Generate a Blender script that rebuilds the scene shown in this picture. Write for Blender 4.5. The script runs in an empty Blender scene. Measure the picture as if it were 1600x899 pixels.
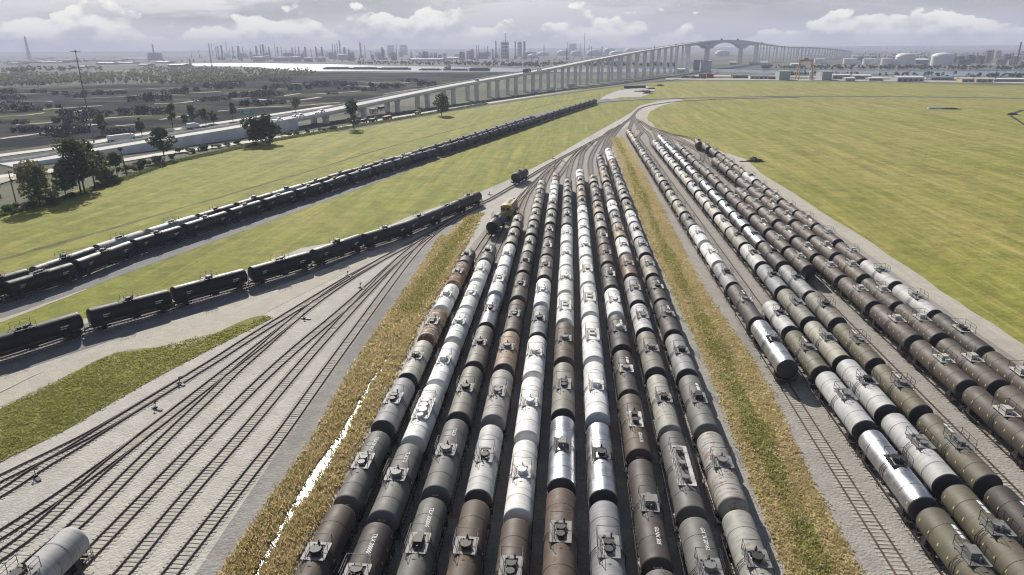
HAZE = 1.8e-4; SUN_E = 5.0; SKY_S = .05; EXPO = .45
import bpy, math, random
from math import *
from mathutils import Vector, Matrix
from mathutils.geometry import tessellate_polygon
random.seed(11)
SC = bpy.context.scene
COL = SC.collection
R = radians

# ------------------------------------------------------------------ camera model
F = 1067.0          # focal length in pixels of a 1600 px wide frame (24 mm)
H = 46.5            # drone height
ROLL = R(0.4)

def unroll(x, y):
    u = -y
    return x*cos(ROLL)+u*sin(ROLL), -(u*cos(ROLL)-x*sin(ROLL))
_ux, _uy = unroll(98.0, -375.5)
PITCH = atan(-_uy/F)
YAW = atan(_ux*cos(PITCH)/F)
HD = Vector((-sin(YAW), cos(YAW), 0)); R0 = Vector((cos(YAW), sin(YAW), 0))
FW = HD*cos(PITCH)+Vector((0, 0, -sin(PITCH)))
UP0 = R0.cross(FW)
RT = R0*cos(ROLL)-UP0*sin(ROLL)
UP = UP0*cos(ROLL)+R0*sin(ROLL)

def ray(px, py):
    return FW*F+RT*(px-800)-UP*(py-449.5)
def g(px, py, z=0.0):
    d = ray(px, py)
    t = (z-H)/d.z
    return Vector((d.x*t, d.y*t, z))
def proj(p):
    d = Vector(p)-Vector((0, 0, H))
    zc = d.dot(FW)
    return 800+F*d.dot(RT)/zc, 449.5-F*d.dot(UP)/zc
def depth(p):
    return (Vector(p)-Vector((0, 0, H))).dot(FW)
def height_at(p, py):
    """height above the ground point p at which the vertical line meets image row py"""
    lo, hi = 0.0, 400.0
    for _ in range(40):
        m = (lo+hi)/2
        if proj((p[0], p[1], m))[1] > py: lo = m
        else: hi = m
    return lo

cam = bpy.data.cameras.new('camera'); cam.sensor_width = 36; cam.lens = F/1600*36
cam.clip_start = 0.5; cam.clip_end = 90000
co = bpy.data.objects.new('camera', cam); COL.objects.link(co)
M3 = Matrix((RT, UP, -FW)).transposed()
co.matrix_world = Matrix.Translation((0, 0, H)) @ M3.to_4x4()
SC.camera = co

# ------------------------------------------------------------------ helpers
def tag(o, label=None, cat=None, group=None, kind=None):
    if label: o['label'] = label
    if cat: o['category'] = cat
    if group: o['group'] = group
    if kind: o['kind'] = kind
    return o
def empty(name, loc=(0, 0, 0), rz=0.0):
    o = bpy.data.objects.new(name, None); o.empty_display_size = .5
    o.location = loc; o.rotation_euler = (0, 0, rz); COL.objects.link(o)
    return o

class MB:
    def __init__(s): s.v = []; s.f = []; s.m = []; s.sm = []
    def add(s, vs, fs, mi=0, smooth=False):
        b = len(s.v); s.v += [tuple(v) for v in vs]
        for f in fs:
            s.f.append([i+b for i in f]); s.m.append(mi); s.sm.append(smooth)
    def box(s, c, d, mi=0, rz=0.0, taper=1.0):
        x, y, z = d[0]/2, d[1]/2, d[2]/2
        vs = []
        for k in (-1, 1):
            t = taper if k > 0 else 1
            for a, b in ((-1, -1), (1, -1), (1, 1), (-1, 1)):
                px, py = a*x*t, b*y*t
                if rz: px, py = px*cos(rz)-py*sin(rz), px*sin(rz)+py*cos(rz)
                vs.append((c[0]+px, c[1]+py, c[2]+k*z))
        s.add(vs, [(3, 2, 1, 0), (4, 5, 6, 7), (0, 1, 5, 4), (1, 2, 6, 5), (2, 3, 7, 6), (3, 0, 4, 7)], mi)
    def tube(s, a, b, r0, r1=None, n=8, mi=0, caps=True, smooth=True):
        r1 = r0 if r1 is None else r1
        a, b = Vector(a), Vector(b); d = (b-a)
        if d.length < 1e-6: return
        d.normalize()
        u = d.orthogonal().normalized(); w = d.cross(u)
        vs = []
        for p, r in ((a, r0), (b, r1)):
            for i in range(n):
                t = 2*pi*i/n; vs.append(p+(u*cos(t)+w*sin(t))*r)
        s.add(vs, [(i, (i+1) % n, n+(i+1) % n, n+i) for i in range(n)], mi, smooth)
        if caps:
            s.add(vs[:n], [tuple(range(n-1, -1, -1))], mi); s.add(vs[n:], [tuple(range(n))], mi)
    def bar(s, a, b, w, mi=0): s.tube(a, b, w, n=4, mi=mi, smooth=False)
    def lathe(s, prof, n=24, axis='z', mi=0, smooth=True, off=(0, 0, 0)):
        """prof: list of (r, t) along the axis"""
        vs = []
        for r, t in prof:
            for i in range(n):
                a = 2*pi*i/n
                if axis == 'z': p = (r*cos(a), r*sin(a), t)
                elif axis == 'y': p = (r*cos(a), t, r*sin(a))
                else: p = (t, r*cos(a), r*sin(a))
                vs.append((p[0]+off[0], p[1]+off[1], p[2]+off[2]))
        fs = []
        for k in range(len(prof)-1):
            for i in range(n):
                j = (i+1) % n
                q = (k*n+i, k*n+j, (k+1)*n+j, (k+1)*n+i)
                fs.append(q if axis != 'y' else q[::-1])
        s.add(vs, fs, mi, smooth)
    def quad(s, a, b, c, d, mi=0): s.add([a, b, c, d], [(0, 1, 2, 3)], mi)
    def mesh(s, name, mats):
        me = bpy.data.meshes.new(name)
        me.from_pydata(s.v, [], s.f)
        for m in mats: me.materials.append(m)
        if s.f:
            me.polygons.foreach_set('material_index', s.m)
            me.polygons.foreach_set('use_smooth', s.sm)
        me.update()
        return me
    def build(s, name, mats, parent=None, loc=(0, 0, 0), rz=0.0):
        if not isinstance(mats, (list, tuple)): mats = [mats]
        o = bpy.data.objects.new(name, s.mesh(name, mats))
        COL.objects.link(o); o.location = loc; o.rotation_euler = (0, 0, rz)
        if parent: o.parent = parent
        return o
def inst(name, me, parent=None, loc=(0, 0, 0), rz=0.0, scale=None):
    o = bpy.data.objects.new(name, me); COL.objects.link(o)
    o.location = loc; o.rotation_euler = (0, 0, rz)
    if scale: o.scale = scale
    if parent: o.parent = parent
    return o

# ------------------------------------------------------------------ materials
class NT:
    def __init__(s, mat_or_world):
        mat_or_world.use_nodes = True
        s.t = mat_or_world.node_tree; s.t.nodes.clear()
    def n(s, typ, **kw):
        nd = s.t.nodes.new(typ)
        for k, v in kw.items():
            if k.startswith('i_'):
                key = k[2:]; key = int(key) if key.isdigit() else key.replace('_', ' ')
                s.put(nd.inputs[key], v)
            else: setattr(nd, k, v)
        return nd
    def put(s, sock, v):
        if hasattr(v, 'is_output') or isinstance(v, bpy.types.NodeSocket): s.t.links.new(v, sock)
        elif isinstance(v, bpy.types.Node): s.t.links.new(v.outputs[0], sock)
        else: sock.default_value = v
    def math(s, op, a, b=0.0, c=None, clamp=False):
        nd = s.n('ShaderNodeMath', operation=op, use_clamp=clamp)
        s.put(nd.inputs[0], a); s.put(nd.inputs[1], b)
        if c is not None: s.put(nd.inputs[2], c)
        return nd.outputs[0]
    def mix(s, fac, a, b, blend='MIX'):
        nd = s.n('ShaderNodeMix', data_type='RGBA', blend_type=blend)
        s.put(nd.inputs[0], fac); s.put(nd.inputs[6], a); s.put(nd.inputs[7], b)
        return nd.outputs[2]
    def noise(s, vec, scale, detail=3, rough=.55, dist=0.0):
        nd = s.n('ShaderNodeTexNoise'); s.put(nd.inputs['Vector'], vec)
        nd.inputs['Scale'].default_value = scale; nd.inputs['Detail'].default_value = detail
        nd.inputs['Roughness'].default_value = rough; nd.inputs['Distortion'].default_value = dist
        return nd.outputs['Fac']
    def smooth(s, v, lo, hi, a=0.0, b=1.0):
        nd = s.n('ShaderNodeMapRange', interpolation_type='SMOOTHSTEP')
        s.put(nd.inputs[0], v)
        for i, q in enumerate((lo, hi, a, b)): s.put(nd.inputs[i+1], q)
        return nd.outputs[0]
    def mapping(s, vec, scale=(1, 1, 1), rot=(0, 0, 0)):
        nd = s.n('ShaderNodeMapping'); s.put(nd.inputs['Vector'], vec)
        nd.inputs['Scale'].default_value = scale; nd.inputs['Rotation'].default_value = rot
        return nd.outputs[0]
    def obj(s): return s.n('ShaderNodeTexCoord').outputs['Object']
    def pos(s): return s.n('ShaderNodeNewGeometry').outputs['Position']
def C(*c): return (c[0], c[1], c[2], 1.0)
def finish(nt, color, rough=.8, spec=.2, metal=0.0, bump=None, bstr=.3, bdist=.05, trans=None):
    b = nt.n('ShaderNodeBsdfPrincipled')
    nt.put(b.inputs['Base Color'], color); nt.put(b.inputs['Roughness'], rough)
    nt.put(b.inputs['Specular IOR Level'], spec); nt.put(b.inputs['Metallic'], metal)
    if bump is not None:
        bn = nt.n('ShaderNodeBump'); bn.inputs['Strength'].default_value = bstr; bn.inputs['Distance'].default_value = bdist
        nt.put(bn.inputs['Height'], bump); nt.t.links.new(bn.outputs[0], b.inputs['Normal'])
    out = nt.n('ShaderNodeOutputMaterial')
    sh = b.outputs[0]
    if trans is not None:
        tr = nt.n('ShaderNodeBsdfTranslucent'); nt.put(tr.inputs[0], color)
        mx = nt.n('ShaderNodeMixShader'); mx.inputs[0].default_value = trans
        nt.t.links.new(sh, mx.inputs[1]); nt.t.links.new(tr.outputs[0], mx.inputs[2]); sh = mx.outputs[0]
    nt.t.links.new(sh, out.inputs[0])
MATS = {}
def newmat(name):
    m = bpy.data.materials.new(name); MATS[name] = m
    return m, NT(m)
def plain(name, col, rough=.7, spec=.3, metal=0.0, var=.25, scale=.8):
    m, t = newmat(name)
    p = t.obj(); n = t.noise(p, scale, 4)
    f = t.smooth(n, .3, .7, 1-var, 1+var)
    c = t.n('ShaderNodeVectorMath', operation='SCALE'); c.inputs[0].default_value = col; t.put(c.inputs['Scale'], f)
    finish(t, c.outputs[0], rough, spec, metal)
    return m

def grassmat(name, a, b, dry, dark, stretch=0.0, patch=.02, dryness=.5):
    m, t = newmat(name)
    p = t.pos()
    big = t.noise(p, patch, 4, .6); mid = t.noise(p, .14, 4, .65); fine = t.noise(p, 1.1, 4, .7)
    st = t.noise(t.mapping(p, (.14, .010, .5), (0, 0, stretch)), 1.0, 5, .68)
    c = t.mix(t.smooth(mid, .35, .65), C(*a), C(*b))
    c = t.mix(t.smooth(t.math('ADD', t.math('MULTIPLY', big, .5), t.math('MULTIPLY', st, .5)), .50-.1*dryness, .62, 0, .85), c, C(*dry))
    rows = t.noise(t.mapping(p, (.42, .014, .5), (0, 0, stretch+.35)), 1.0, 4, .75)
    c = t.mix(t.smooth(rows, .50, .62, 0, .65), c, C(*[q*1.25 for q in dry]))
    pat = t.noise(p, .045, 5, .7, .6)
    c = t.mix(t.smooth(pat, .56, .66, 0, .7), c, C(dark[0]*1.5, dark[1]*1.05, dark[2]*1.4))
    c = t.mix(t.smooth(t.math('ADD', t.math('MULTIPLY', fine, .6), t.math('MULTIPLY', mid, .4)), .5, .62, 0, .6), c, C(*dark))
    vo = t.noise(p, 4.5, 3, .8)
    c = t.mix(t.smooth(vo, .42, .6, .0, .5), c, C(*dark))
    cl = t.noise(p, .22, 7, .78)
    sc = t.n('ShaderNodeVectorMath', operation='SCALE'); t.put(sc.inputs[0], c); t.put(sc.inputs['Scale'], t.smooth(t.math('ADD', t.math('MULTIPLY', cl, .6), t.math('MULTIPLY', st, .4)), .38, .62, .78, 1.17)); c = sc.outputs[0]
    finish(t, c, .9, .12, bump=t.math('ADD', fine, t.math('MULTIPLY', mid, 1.5)), bstr=.8, bdist=.25)
    return m
# ------------------------------------------------------------------ ground materials
grassmat('meadow', (.25, .255, .042), (.19, .21, .033), (.285, .25, .065), (.115, .135, .026), R(14))
grassmat('meadow_wide', (.275, .27, .050), (.215, .225, .04), (.335, .28, .095), (.135, .145, .032), R(-62), patch=.012, dryness=.8)
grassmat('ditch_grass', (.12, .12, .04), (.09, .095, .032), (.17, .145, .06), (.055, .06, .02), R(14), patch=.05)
grassmat('turf', (.20, .225, .04), (.155, .19, .034), (.26, .22, .08), (.085, .105, .028), R(20), patch=.05)
grassmat('dry_turf', (.40, .325, .16), (.35, .30, .12), (.46, .38, .21), (.24, .195, .095), R(10), patch=.08, dryness=.3)

def gravelmat(name, a, b, d, scale=3.2, rough=.9):
    m, t = newmat(name)
    p = t.pos()
    v = t.n('ShaderNodeTexVoronoi', feature='F1'); t.put(v.inputs['Vector'], p); v.inputs['Scale'].default_value = scale
    n1 = t.noise(p, .35, 5, .65); n2 = t.noise(p, 2.4, 3, .7); big = t.noise(t.mapping(p, (1, .25, 1)), .06, 4, .6)
    sep = t.n('ShaderNodeSeparateColor'); t.put(sep.inputs[0], v.outputs['Color'])
    c = t.mix(t.smooth(n1, .35, .65), C(*a), C(*b))
    c = t.mix(t.smooth(big, .5, .7, 0, .55), c, C(*d))
    c = t.mix(t.math('MULTIPLY', sep.outputs[0], .38), c, C(*d))
    c = t.mix(t.smooth(n2, .55, .75, 0, .5), c, C(*[q*1.15 for q in a]))
    h = t.math('ADD', t.math('MULTIPLY', v.outputs['Distance'], -1.0), n2)
    finish(t, c, rough, .15, bump=h, bstr=.7, bdist=.08)
    return m
gravelmat('yard_gravel', (.475, .452, .412), (.40, .38, .348), (.28, .265, .242))
gravelmat('aisle_ballast', (.345, .325, .298), (.285, .268, .246), (.165, .155, .144))
gravelmat('shoulder_gravel', (.30, .285, .265), (.23, .22, .205), (.14, .135, .13))
gravelmat('pale_gravel', (.46, .42, .355), (.39, .36, .305), (.29, .265, .225), 4.5)
gravelmat('blue_ballast', (.235, .232, .23), (.19, .188, .186), (.12, .118, .118))
gravelmat('concrete_road', (.62, .60, .56), (.56, .54, .50), (.46, .44, .41), 1.2)
gravelmat('asphalt', (.085, .083, .082), (.065, .064, .063), (.045, .045, .045), 5)  # near-black tone for the shade painted on the ground along the bridge

m, t = newmat('terrain')
p = t.pos()
n1 = t.noise(p, .004, 6, .6); n2 = t.noise(p, .03, 5, .65); n3 = t.noise(t.mapping(p, (.3, 1, 1)), .0016, 4, .6)
c = t.mix(t.smooth(n1, .4, .6), C(.075, .08, .055), C(.14, .145, .10))
c = t.mix(t.smooth(n2, .55, .68, 0, .8), c, C(.045, .05, .04))
c = t.mix(t.smooth(n3, .56, .66, 0, .7), c, C(.26, .26, .24))
finish(t, c, .95, .1)

m, t = newmat('marsh')
p = t.pos()
n1 = t.noise(t.mapping(p, (1, .5, 1)), .012, 6, .6); n2 = t.noise(p, .12, 5, .7); n3 = t.noise(p, .9, 3, .7)
c = t.mix(t.smooth(n1, .35, .65), C(.034, .035, .041), C(.075, .074, .074))
c = t.mix(t.smooth(n2, .5, .7, 0, .7), c, C(.022, .020, .022))
c = t.mix(t.smooth(n3, .55, .7, 0, .4), c, C(.06, .055, .04))
n4 = t.noise(t.mapping(p, (1, 2.2, 1)), .006, 5, .65)
c = t.mix(t.smooth(n4, .48, .60, 0, .8), c, C(.115, .12, .07))
n5 = t.noise(t.mapping(p, (.25, 1.2, 1)), .09, 6, .75)
c = t.mix(t.smooth(n5, .62, .70, 0, .7), c, C(.24, .22, .19))
finish(t, c, .95, .0, bump=n2, bstr=.7, bdist=.5)

m, t = newmat('river_water')
p = t.pos()
w = t.noise(t.mapping(p, (1, .6, 1)), .35, 4, .7)
finish(t, C(.10, .13, .16), .22, .6, bump=w, bstr=.03, bdist=.3)
m, t = newmat('ditch_water')
p = t.pos()
w = t.noise(p, 2.1, 4, .75); w2 = t.noise(p, 7.5, 3, .7)
finish(t, C(.07, .062, .045), .09, .5, bump=t.math('ADD', w, t.math('MULTIPLY', w2, .6)), bstr=.6, bdist=.05)

# ------------------------------------------------------------------ object materials
# tank paint: colour comes from each tank object (Object Info), rust and grime from noise in the tank's own space
def tankpaint(name, rough, spec, metal=0.0, rustk=0.0):
    m, t = newmat(name)
    oi = t.n('ShaderNodeObjectInfo')
    p = t.n('ShaderNodeVectorMath', operation='ADD'); t.put(p.inputs[0], t.obj())
    sc = t.n('ShaderNodeVectorMath', operation='SCALE'); sc.inputs[0].default_value = (37, 91, 53); t.put(sc.inputs['Scale'], oi.outputs['Random'])
    t.put(p.inputs[1], sc.outputs[0]); p = p.outputs[0]
    sep = t.n('ShaderNodeSeparateXYZ'); t.put(sep.inputs[0], t.obj())
    big = t.noise(p, .45, 4, .6)
    streak = t.noise(t.mapping(p, (.5, 2.6, .28)), 1.0, 5, .65)      # runs down the shell
    spot = t.noise(p, 1.5, 5, .7)
    c = t.n('ShaderNodeVectorMath', operation='SCALE'); t.put(c.inputs[0], oi.outputs['Color'])
    t.put(c.inputs['Scale'], t.math('MULTIPLY', t.smooth(big, .3, .7, .84, 1.14), t.smooth(streak, .3, .75, 1.1, .82)))
    c = c.outputs[0]
    # weld seams every 2.4 m
    fr = t.math('FRACT', t.math('MULTIPLY', t.math('ADD', sep.outputs[1], 60.0), 1/2.43))
    seam = t.math('LESS_THAN', t.math('ABSOLUTE', t.math('SUBTRACT', fr, .5)), .011)
    c = t.mix(t.math('MULTIPLY', seam, .3), c, C(.05, .045, .04))
    # rust: amount in the alpha of the object colour (1 = none)
    amt = t.math('SUBTRACT', 1.0, oi.outputs['Alpha'])
    rn = t.math('ADD', t.math('ADD', t.math('MULTIPLY', spot, .5), t.math('MULTIPLY', streak, .5)), t.math('MULTIPLY', amt, .30))
    rf = t.math('MULTIPLY', t.smooth(rn, .60, .70), t.math('MINIMUM', t.math('MULTIPLY', amt, 4.0), .9))
    c = t.mix(rf, c, t.mix(spot, C(.10, .045, .022), C(.25, .13, .06)))
    # spilled product and dirt streaks beside the manway at mid length
    dn = t.math('MULTIPLY', t.smooth(t.math('ABSOLUTE', sep.outputs[1]), .4, 1.7, 1, 0), t.smooth(streak, .52, .70, 0, .35))
    c = t.mix(dn, c, C(.05, .045, .04))
    ro = t.math('ADD', t.smooth(big, .3, .7, rough-.05, rough+.07), t.math('MULTIPLY', rf, .3))
    me = t.math('MULTIPLY', metal, t.math('SUBTRACT', 1.0, rf)) if metal else 0.0
    finish(t, c, ro, spec, me, bump=t.math('ADD', big, t.math('MULTIPLY', streak, .4)), bstr=.06, bdist=.12)
    return m
tankpaint('tank_paint', .66, .45)
tankpaint('tank_silver', .36, .5, .85)
tankpaint('tank_gloss', .50, .30)
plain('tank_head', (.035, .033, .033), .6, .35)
plain('black_steel', (.022, .021, .022), .6, .4)
plain('grey_steel', (.16, .158, .155), .6, .4)
plain('pale_steel', (.42, .40, .37), .6, .4)
plain('rusty_steel', (.085, .05, .035), .75, .3)
plain('rail_steel', (.085, .06, .049), .65, .3, .0)
plain('white_paint', (.72, .72, .70), .6, .3, 0, .06)
plain('pale_yellow_paint', (.50, .42, .16), .6, .3, 0, .1)
m, t = newmat('sleeper_wood')
p = t.pos(); n = t.noise(t.mapping(p, (.35, 3.0, 1)), 1.3, 4, .7); n2 = t.noise(p, .9, 2)
finish(t, t.mix(t.smooth(n2, .3, .7), t.mix(n, C(.29, .265, .232), C(.38, .35, .31)), C(.41, .382, .34)), .9, .1)
m, t = newmat('new_sleeper_wood')
p = t.pos(); n2 = t.noise(p, .9, 2)
finish(t, t.mix(t.smooth(n2, .3, .7), C(.36, .33, .285), C(.45, .415, .36)), .9, .1)
plain('concrete', (.72, .72, .71), .85, .2, 0, .12, .12)
plain('concrete_blue', (.70, .71, .73), .85, .2, 0, .12, .12)
plain('dark_concrete', (.17, .17, .175), .85, .2, 0, .12, .12)
plain('yellow_cream', (.40, .33, .20), .6, .3, 0, .25)
plain('cab_yellow', (.33, .24, .06), .6, .4, 0, .3)
plain('red_paint', (.32, .045, .03), .5, .4)
plain('orange_paint', (.42, .22, .06), .6, .3)
plain('sign_green', (.02, .26, .17), .5, .4, 0, .05)
plain('glass_dark', (.02, .025, .03), .15, .6, 0, .05)
plain('car_white', (.75, .75, .76), .3, .5, 0, .03)
plain('car_dark', (.05, .05, .06), .3, .5, 0, .03)
plain('tyre', (.02, .02, .02), .8, .2)
plain('white_tank', (.70, .70, .69), .6, .3, 0, .05, .05)
plain('plant_grey', (.20, .21, .22), .7, .3, 0, .3, .1)
plain('plant_dark', (.085, .09, .10), .7, .3, 0, .3, .1)
plain('plant_pale', (.50, .50, .49), .7, .3, 0, .15, .1)
plain('shed_roof', (.62, .62, .60), .6, .3, 0, .08, .1)
plain('shed_wall', (.30, .33, .33), .7, .3, 0, .1, .1)
plain('ochre', (.45, .33, .17), .8, .2, 0, .2, .1)
plain('bark', (.07, .055, .042), .9, .1)
plain('pole_wood', (.12, .095, .075), .9, .1)
plain('barge_steel', (.07, .065, .075), .6, .3, 0, .2, .1)

def leafmat(name, a, b, trans=.45):
    m, t = newmat(name)
    p = t.obj(); n = t.noise(p, .55, 3); n2 = t.noise(p, 3.0, 2)
    c = t.mix(t.smooth(n, .35, .65), C(*a), C(*b))
    c = t.mix(t.smooth(n2, .3, .8, 0, .5), c, C(*[q*1.5 for q in b]))
    finish(t, c, .7, .2, trans=trans)
leafmat('leaf_dark', (.042, .052, .022), (.08, .096, .036))
leafmat('leaf_olive', (.11, .115, .042), (.18, .175, .07))
leafmat('leaf_green', (.075, .105, .032), (.14, .17, .05))
leafmat('leaf_pine', (.05, .068, .03), (.11, .125, .05))
leafmat('bush_plum', (.020, .017, .020), (.042, .036, .034), .2)
leafmat('wood_far', (.12, .135, .07), (.23, .235, .13), .4)
leafmat('wood_shore', (.035, .042, .035), (.07, .078, .055), .2)
def blademat(name, a, b, c2):
    m, t = newmat(name)
    p = t.pos(); n = t.noise(p, .22, 4, .65); n2 = t.noise(p, 1.6, 3, .7)
    c = t.mix(t.smooth(n, .4, .6), C(*a), C(*b)); c = t.mix(t.smooth(n2, .5, .7, 0, .8), c, C(*c2))
    finish(t, c, .8, .15, trans=.55)
blademat('reed_blades', (.60, .49, .28), (.52, .43, .21), (.68, .58, .38))
blademat('strip_blades', (.60, .50, .29), (.54, .46, .23), (.68, .58, .40))
blademat('green_blades', (.31, .31, .09), (.38, .355, .13), (.24, .235, .07))

# ------------------------------------------------------------------ setting: ground sheets
def sheet(name, pts, z, mat, kind='structure', world=False, parent=None):
    w = [Vector((q[0], q[1], z)) if world else g(q[0], q[1], z) for q in pts]
    tri = tessellate_polygon([w])
    mb = MB(); mb.add([tuple(q) for q in w], [tuple(f) for f in tri], 0)
    me = mb.mesh(name, [MATS[mat]])
    if me.polygons and me.polygons[0].normal.z < 0: me.flip_normals()
    o = bpy.data.objects.new(name, me); COL.objects.link(o)
    if parent: o.parent = parent
    return tag(o, kind=kind)
def smooth_px(pts, n=6):
    out = []
    for i in range(len(pts)-1):
        p0 = pts[max(i-1, 0)]; p1 = pts[i]; p2 = pts[i+1]; p3 = pts[min(i+2, len(pts)-1)]
        for k in range(n):
            t = k/n
            out.append(tuple(.5*((2*p1[j])+(-p0[j]+p2[j])*t+(2*p0[j]-5*p1[j]+4*p2[j]-p3[j])*t*t+(-p0[j]+3*p1[j]-3*p2[j]+p3[j])*t**3) for j in (0, 1)))
    out.append(tuple(pts[-1]))
    return out
def ribbon(name, pts, width, z, mat, kind='structure', jitter=0.0, world=False):
    """a strip along a polyline of pixels, of real width in metres (number or one per point)"""
    P = [Vector((q[0], q[1], z)) if world else g(q[0], q[1], z) for q in pts]
    mb = MB(); vs = []
    for i, q in enumerate(P):
        d = (P[min(i+1, len(P)-1)]-P[max(i-1, 0)]); d.z = 0; d.normalize()
        nrm = Vector((-d.y, d.x, 0)); w = (width[i] if isinstance(width, (list, tuple)) else width)/2
        a = w*(1+random.uniform(-jitter, jitter)); b = w*(1+random.uniform(-jitter, jitter))
        vs += [q+nrm*a, q-nrm*b]
    mb.add(vs, [(2*i, 2*i+1, 2*i+3, 2*i+2) for i in range(len(P)-1)])
    me = mb.mesh(name, [MATS[mat]])
    if me.polygons[0].normal.z < 0: me.flip_normals()
    o = bpy.data.objects.new(name, me); COL.objects.link(o)
    return tag(o, kind=kind)

S_ = 40000
sheet('ground', [(-S_, -2000), (S_, -2000), (S_, S_), (-S_, S_)], -.35, 'terrain', world=True)
MEADOW_EDGE = [(-900, 480), (-300, 372), (0, 338), (30, 328), (110, 300), (270, 254), (430, 219), (520, 205), (600, 190), (700, 173), (760, 162.5), (880, 143), (1000, 130), (1085, 126.3), (1300, 127.5), (1455, 130), (1540, 133), (1700, 133), (2600, 132)]
sheet('meadow', MEADOW_EDGE+[(3300, 900), (3300, 2200), (-1500, 2200), (-1500, 900)], 0.0, 'meadow')
RIGHT_EDGE = [(1035, 165), (1018, 172), (1009, 184), (1012, 193), (1024, 203), (1080, 221), (1122, 236), (1166, 250), (1200, 281), (1275, 328), (1350, 376), (1460, 448), (1600, 538), (2200, 925)]
sheet('right_meadow', smooth_px(RIGHT_EDGE, 4)+[(3300, 1500), (3300, 600), (2600, 134), (1700, 135), (1540, 135), (1455, 132), (1300, 129.5), (1085, 128.3), (1030, 131), (1015, 142), (1025, 152)], .012, 'meadow_wide')
# yard gravel
sheet('yard_gravel', [(-400, 620), (-100, 552), (0, 526), (125, 500), (275, 456), (400, 417), (432, 404), (470, 388), (510, 381), (545, 385), (560, 373), (640, 338), (750, 300), (800, 279), (860, 249), (900, 225), (985, 177), (1000, 165), (1030, 158), (1070, 154), (1060, 159), (1035, 165), (1015, 175), (1011, 184), (1014, 193), (1026, 203), (1080, 220), (1122, 235), (1166, 249), (1200, 282), (1350, 377), (1460, 449), (1600, 539), (2200, 926), (2600, 2200), (-1500, 2200), (-1500, 900)], .03, 'yard_gravel')
sheet('ballast', [(1002, 186), (1024, 206), (1080, 224), (1122, 242), (1160, 268), (1330, 378), (1440, 452), (1580, 545), (2150, 935), (2400, 1700), (480, 1700), (470, 897), (560, 700), (640, 560), (690, 462), (735, 385), (775, 338), (830, 300), (870, 262), (930, 226), (975, 200)], .045, 'aisle_ballast')
ribbon('gravel_shoulder', smooth_px([(1012, 190), (1028, 207), (1080, 223), (1130, 244), (1180, 271), (1270, 330), (1350, 382), (1455, 456), (1590, 548), (2100, 900)], 4), [3, 4]+[4.6]*60, .06, 'pale_gravel', jitter=.12)
for k_, w_ in ((-.9, .45), (.9, .45)):
    pp_ = [g(*q) for q in smooth_px([(1080, 223), (1130, 244), (1180, 271), (1270, 330), (1350, 382), (1455, 456), (1590, 548), (2100, 900)], 5)]
    off = [Vector((q.x+k_, q.y+k_*.2, 0)) for q in pp_]
    ribbon('wheel_rut', [(q.x, q.y) for q in off], w_, .066, 'yard_gravel', jitter=.4, world=True)
    pp_ = [g(*q) for q in smooth_px([(-60, 645), (60, 585), (160, 545), (260, 522), (380, 480), (480, 435), (580, 392)], 5)]
    ribbon('wheel_rut', [(q.x, q.y+k_) for q in pp_], .5, .066, 'yard_gravel', jitter=.5, world=True)
ribbon('gravel_apron', smooth_px([(996, 172), (1005, 181), (1006, 190), (1018, 204), (1050, 216)], 5), 5.5, .055, 'pale_gravel', jitter=.15)
sheet('gravel_patch', [(936, 156), (948, 148), (965, 142), (985, 138.5), (1010, 134.5), (1025, 139), (1015, 147), (1000, 152), (970, 152), (950, 157)], .03, 'yard_gravel')
# lower left: pale service road beside the dark train, then a patch of turf
sheet('gravel_road', smooth_px([(-250, 700), (-60, 655), (0, 636), (87, 596), (175, 553), (245, 543), (295, 541), (400, 497), (430, 481), (520, 436), (610, 392), (700, 352)], 3)+[(690, 349), (600, 386), (560, 403), (400, 462), (250, 510), (130, 549), (0, 592), (-250, 668)], .06, 'pale_gravel')
sheet('turf', smooth_px([(-200, 755), (0, 639), (50, 619), (87, 597), (130, 574), (175, 554), (210, 547), (245, 543), (270, 544), (295, 541), (345, 517), (385, 499), (412, 493), (424, 497), (400, 510), (330, 545), (250, 587), (170, 632), (100, 673), (40, 702), (0, 722), (-200, 830)], 3), .09, 'turf')
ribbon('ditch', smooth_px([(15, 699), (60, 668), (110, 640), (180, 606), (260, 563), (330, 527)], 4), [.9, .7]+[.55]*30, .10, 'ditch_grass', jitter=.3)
sheet('ballast_edge', [(497, 690), (560, 572), (640, 455), (690, 378), (720, 345), (702, 346), (660, 385), (608, 455), (520, 580), (445, 690), (350, 830), (270, 950), (330, 950), (400, 840)], .055, 'shoulder_gravel')
# ballast under the two far trains and the short dark train
sheet('ballast_bed', [(-300, 596), (0, 500), (137, 451), (200, 426), (400, 354), (600, 281), (750, 225.5), (800, 207), (880, 179), (938, 163), (960, 158.5), (1010, 156.5), (1100, 154.2), (1250, 151.8), (1420, 152.5), (1600, 155), (2300, 164), (2300, 161), (1600, 153), (1420, 150.6), (1250, 149.6), (1100, 152), (1000, 154.4), (936, 156), (825, 181), (650, 236), (500, 284), (400, 318), (200, 388), (0, 452), (-300, 545)], .03, 'blue_ballast')
ribbon('gravel_path', smooth_px([(-200, 562), (0, 501), (70, 476), (135, 452)], 4), [2.6, 2.4, 2.2, 2.0, 2, 1.8, 1.6, 1.4, 1.2, 1, .8, .6, .5], .045, 'pale_gravel', jitter=.25)
sheet('ballast_bank', [(-250, 664), (0, 590), (130, 547), (250, 508), (400, 460), (560, 401), (600, 384), (690, 347), (760, 322), (750, 305), (640, 345), (560, 375), (400, 424), (275, 463), (125, 508), (0, 540), (-250, 604)], .045, 'blue_ballast')
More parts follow.
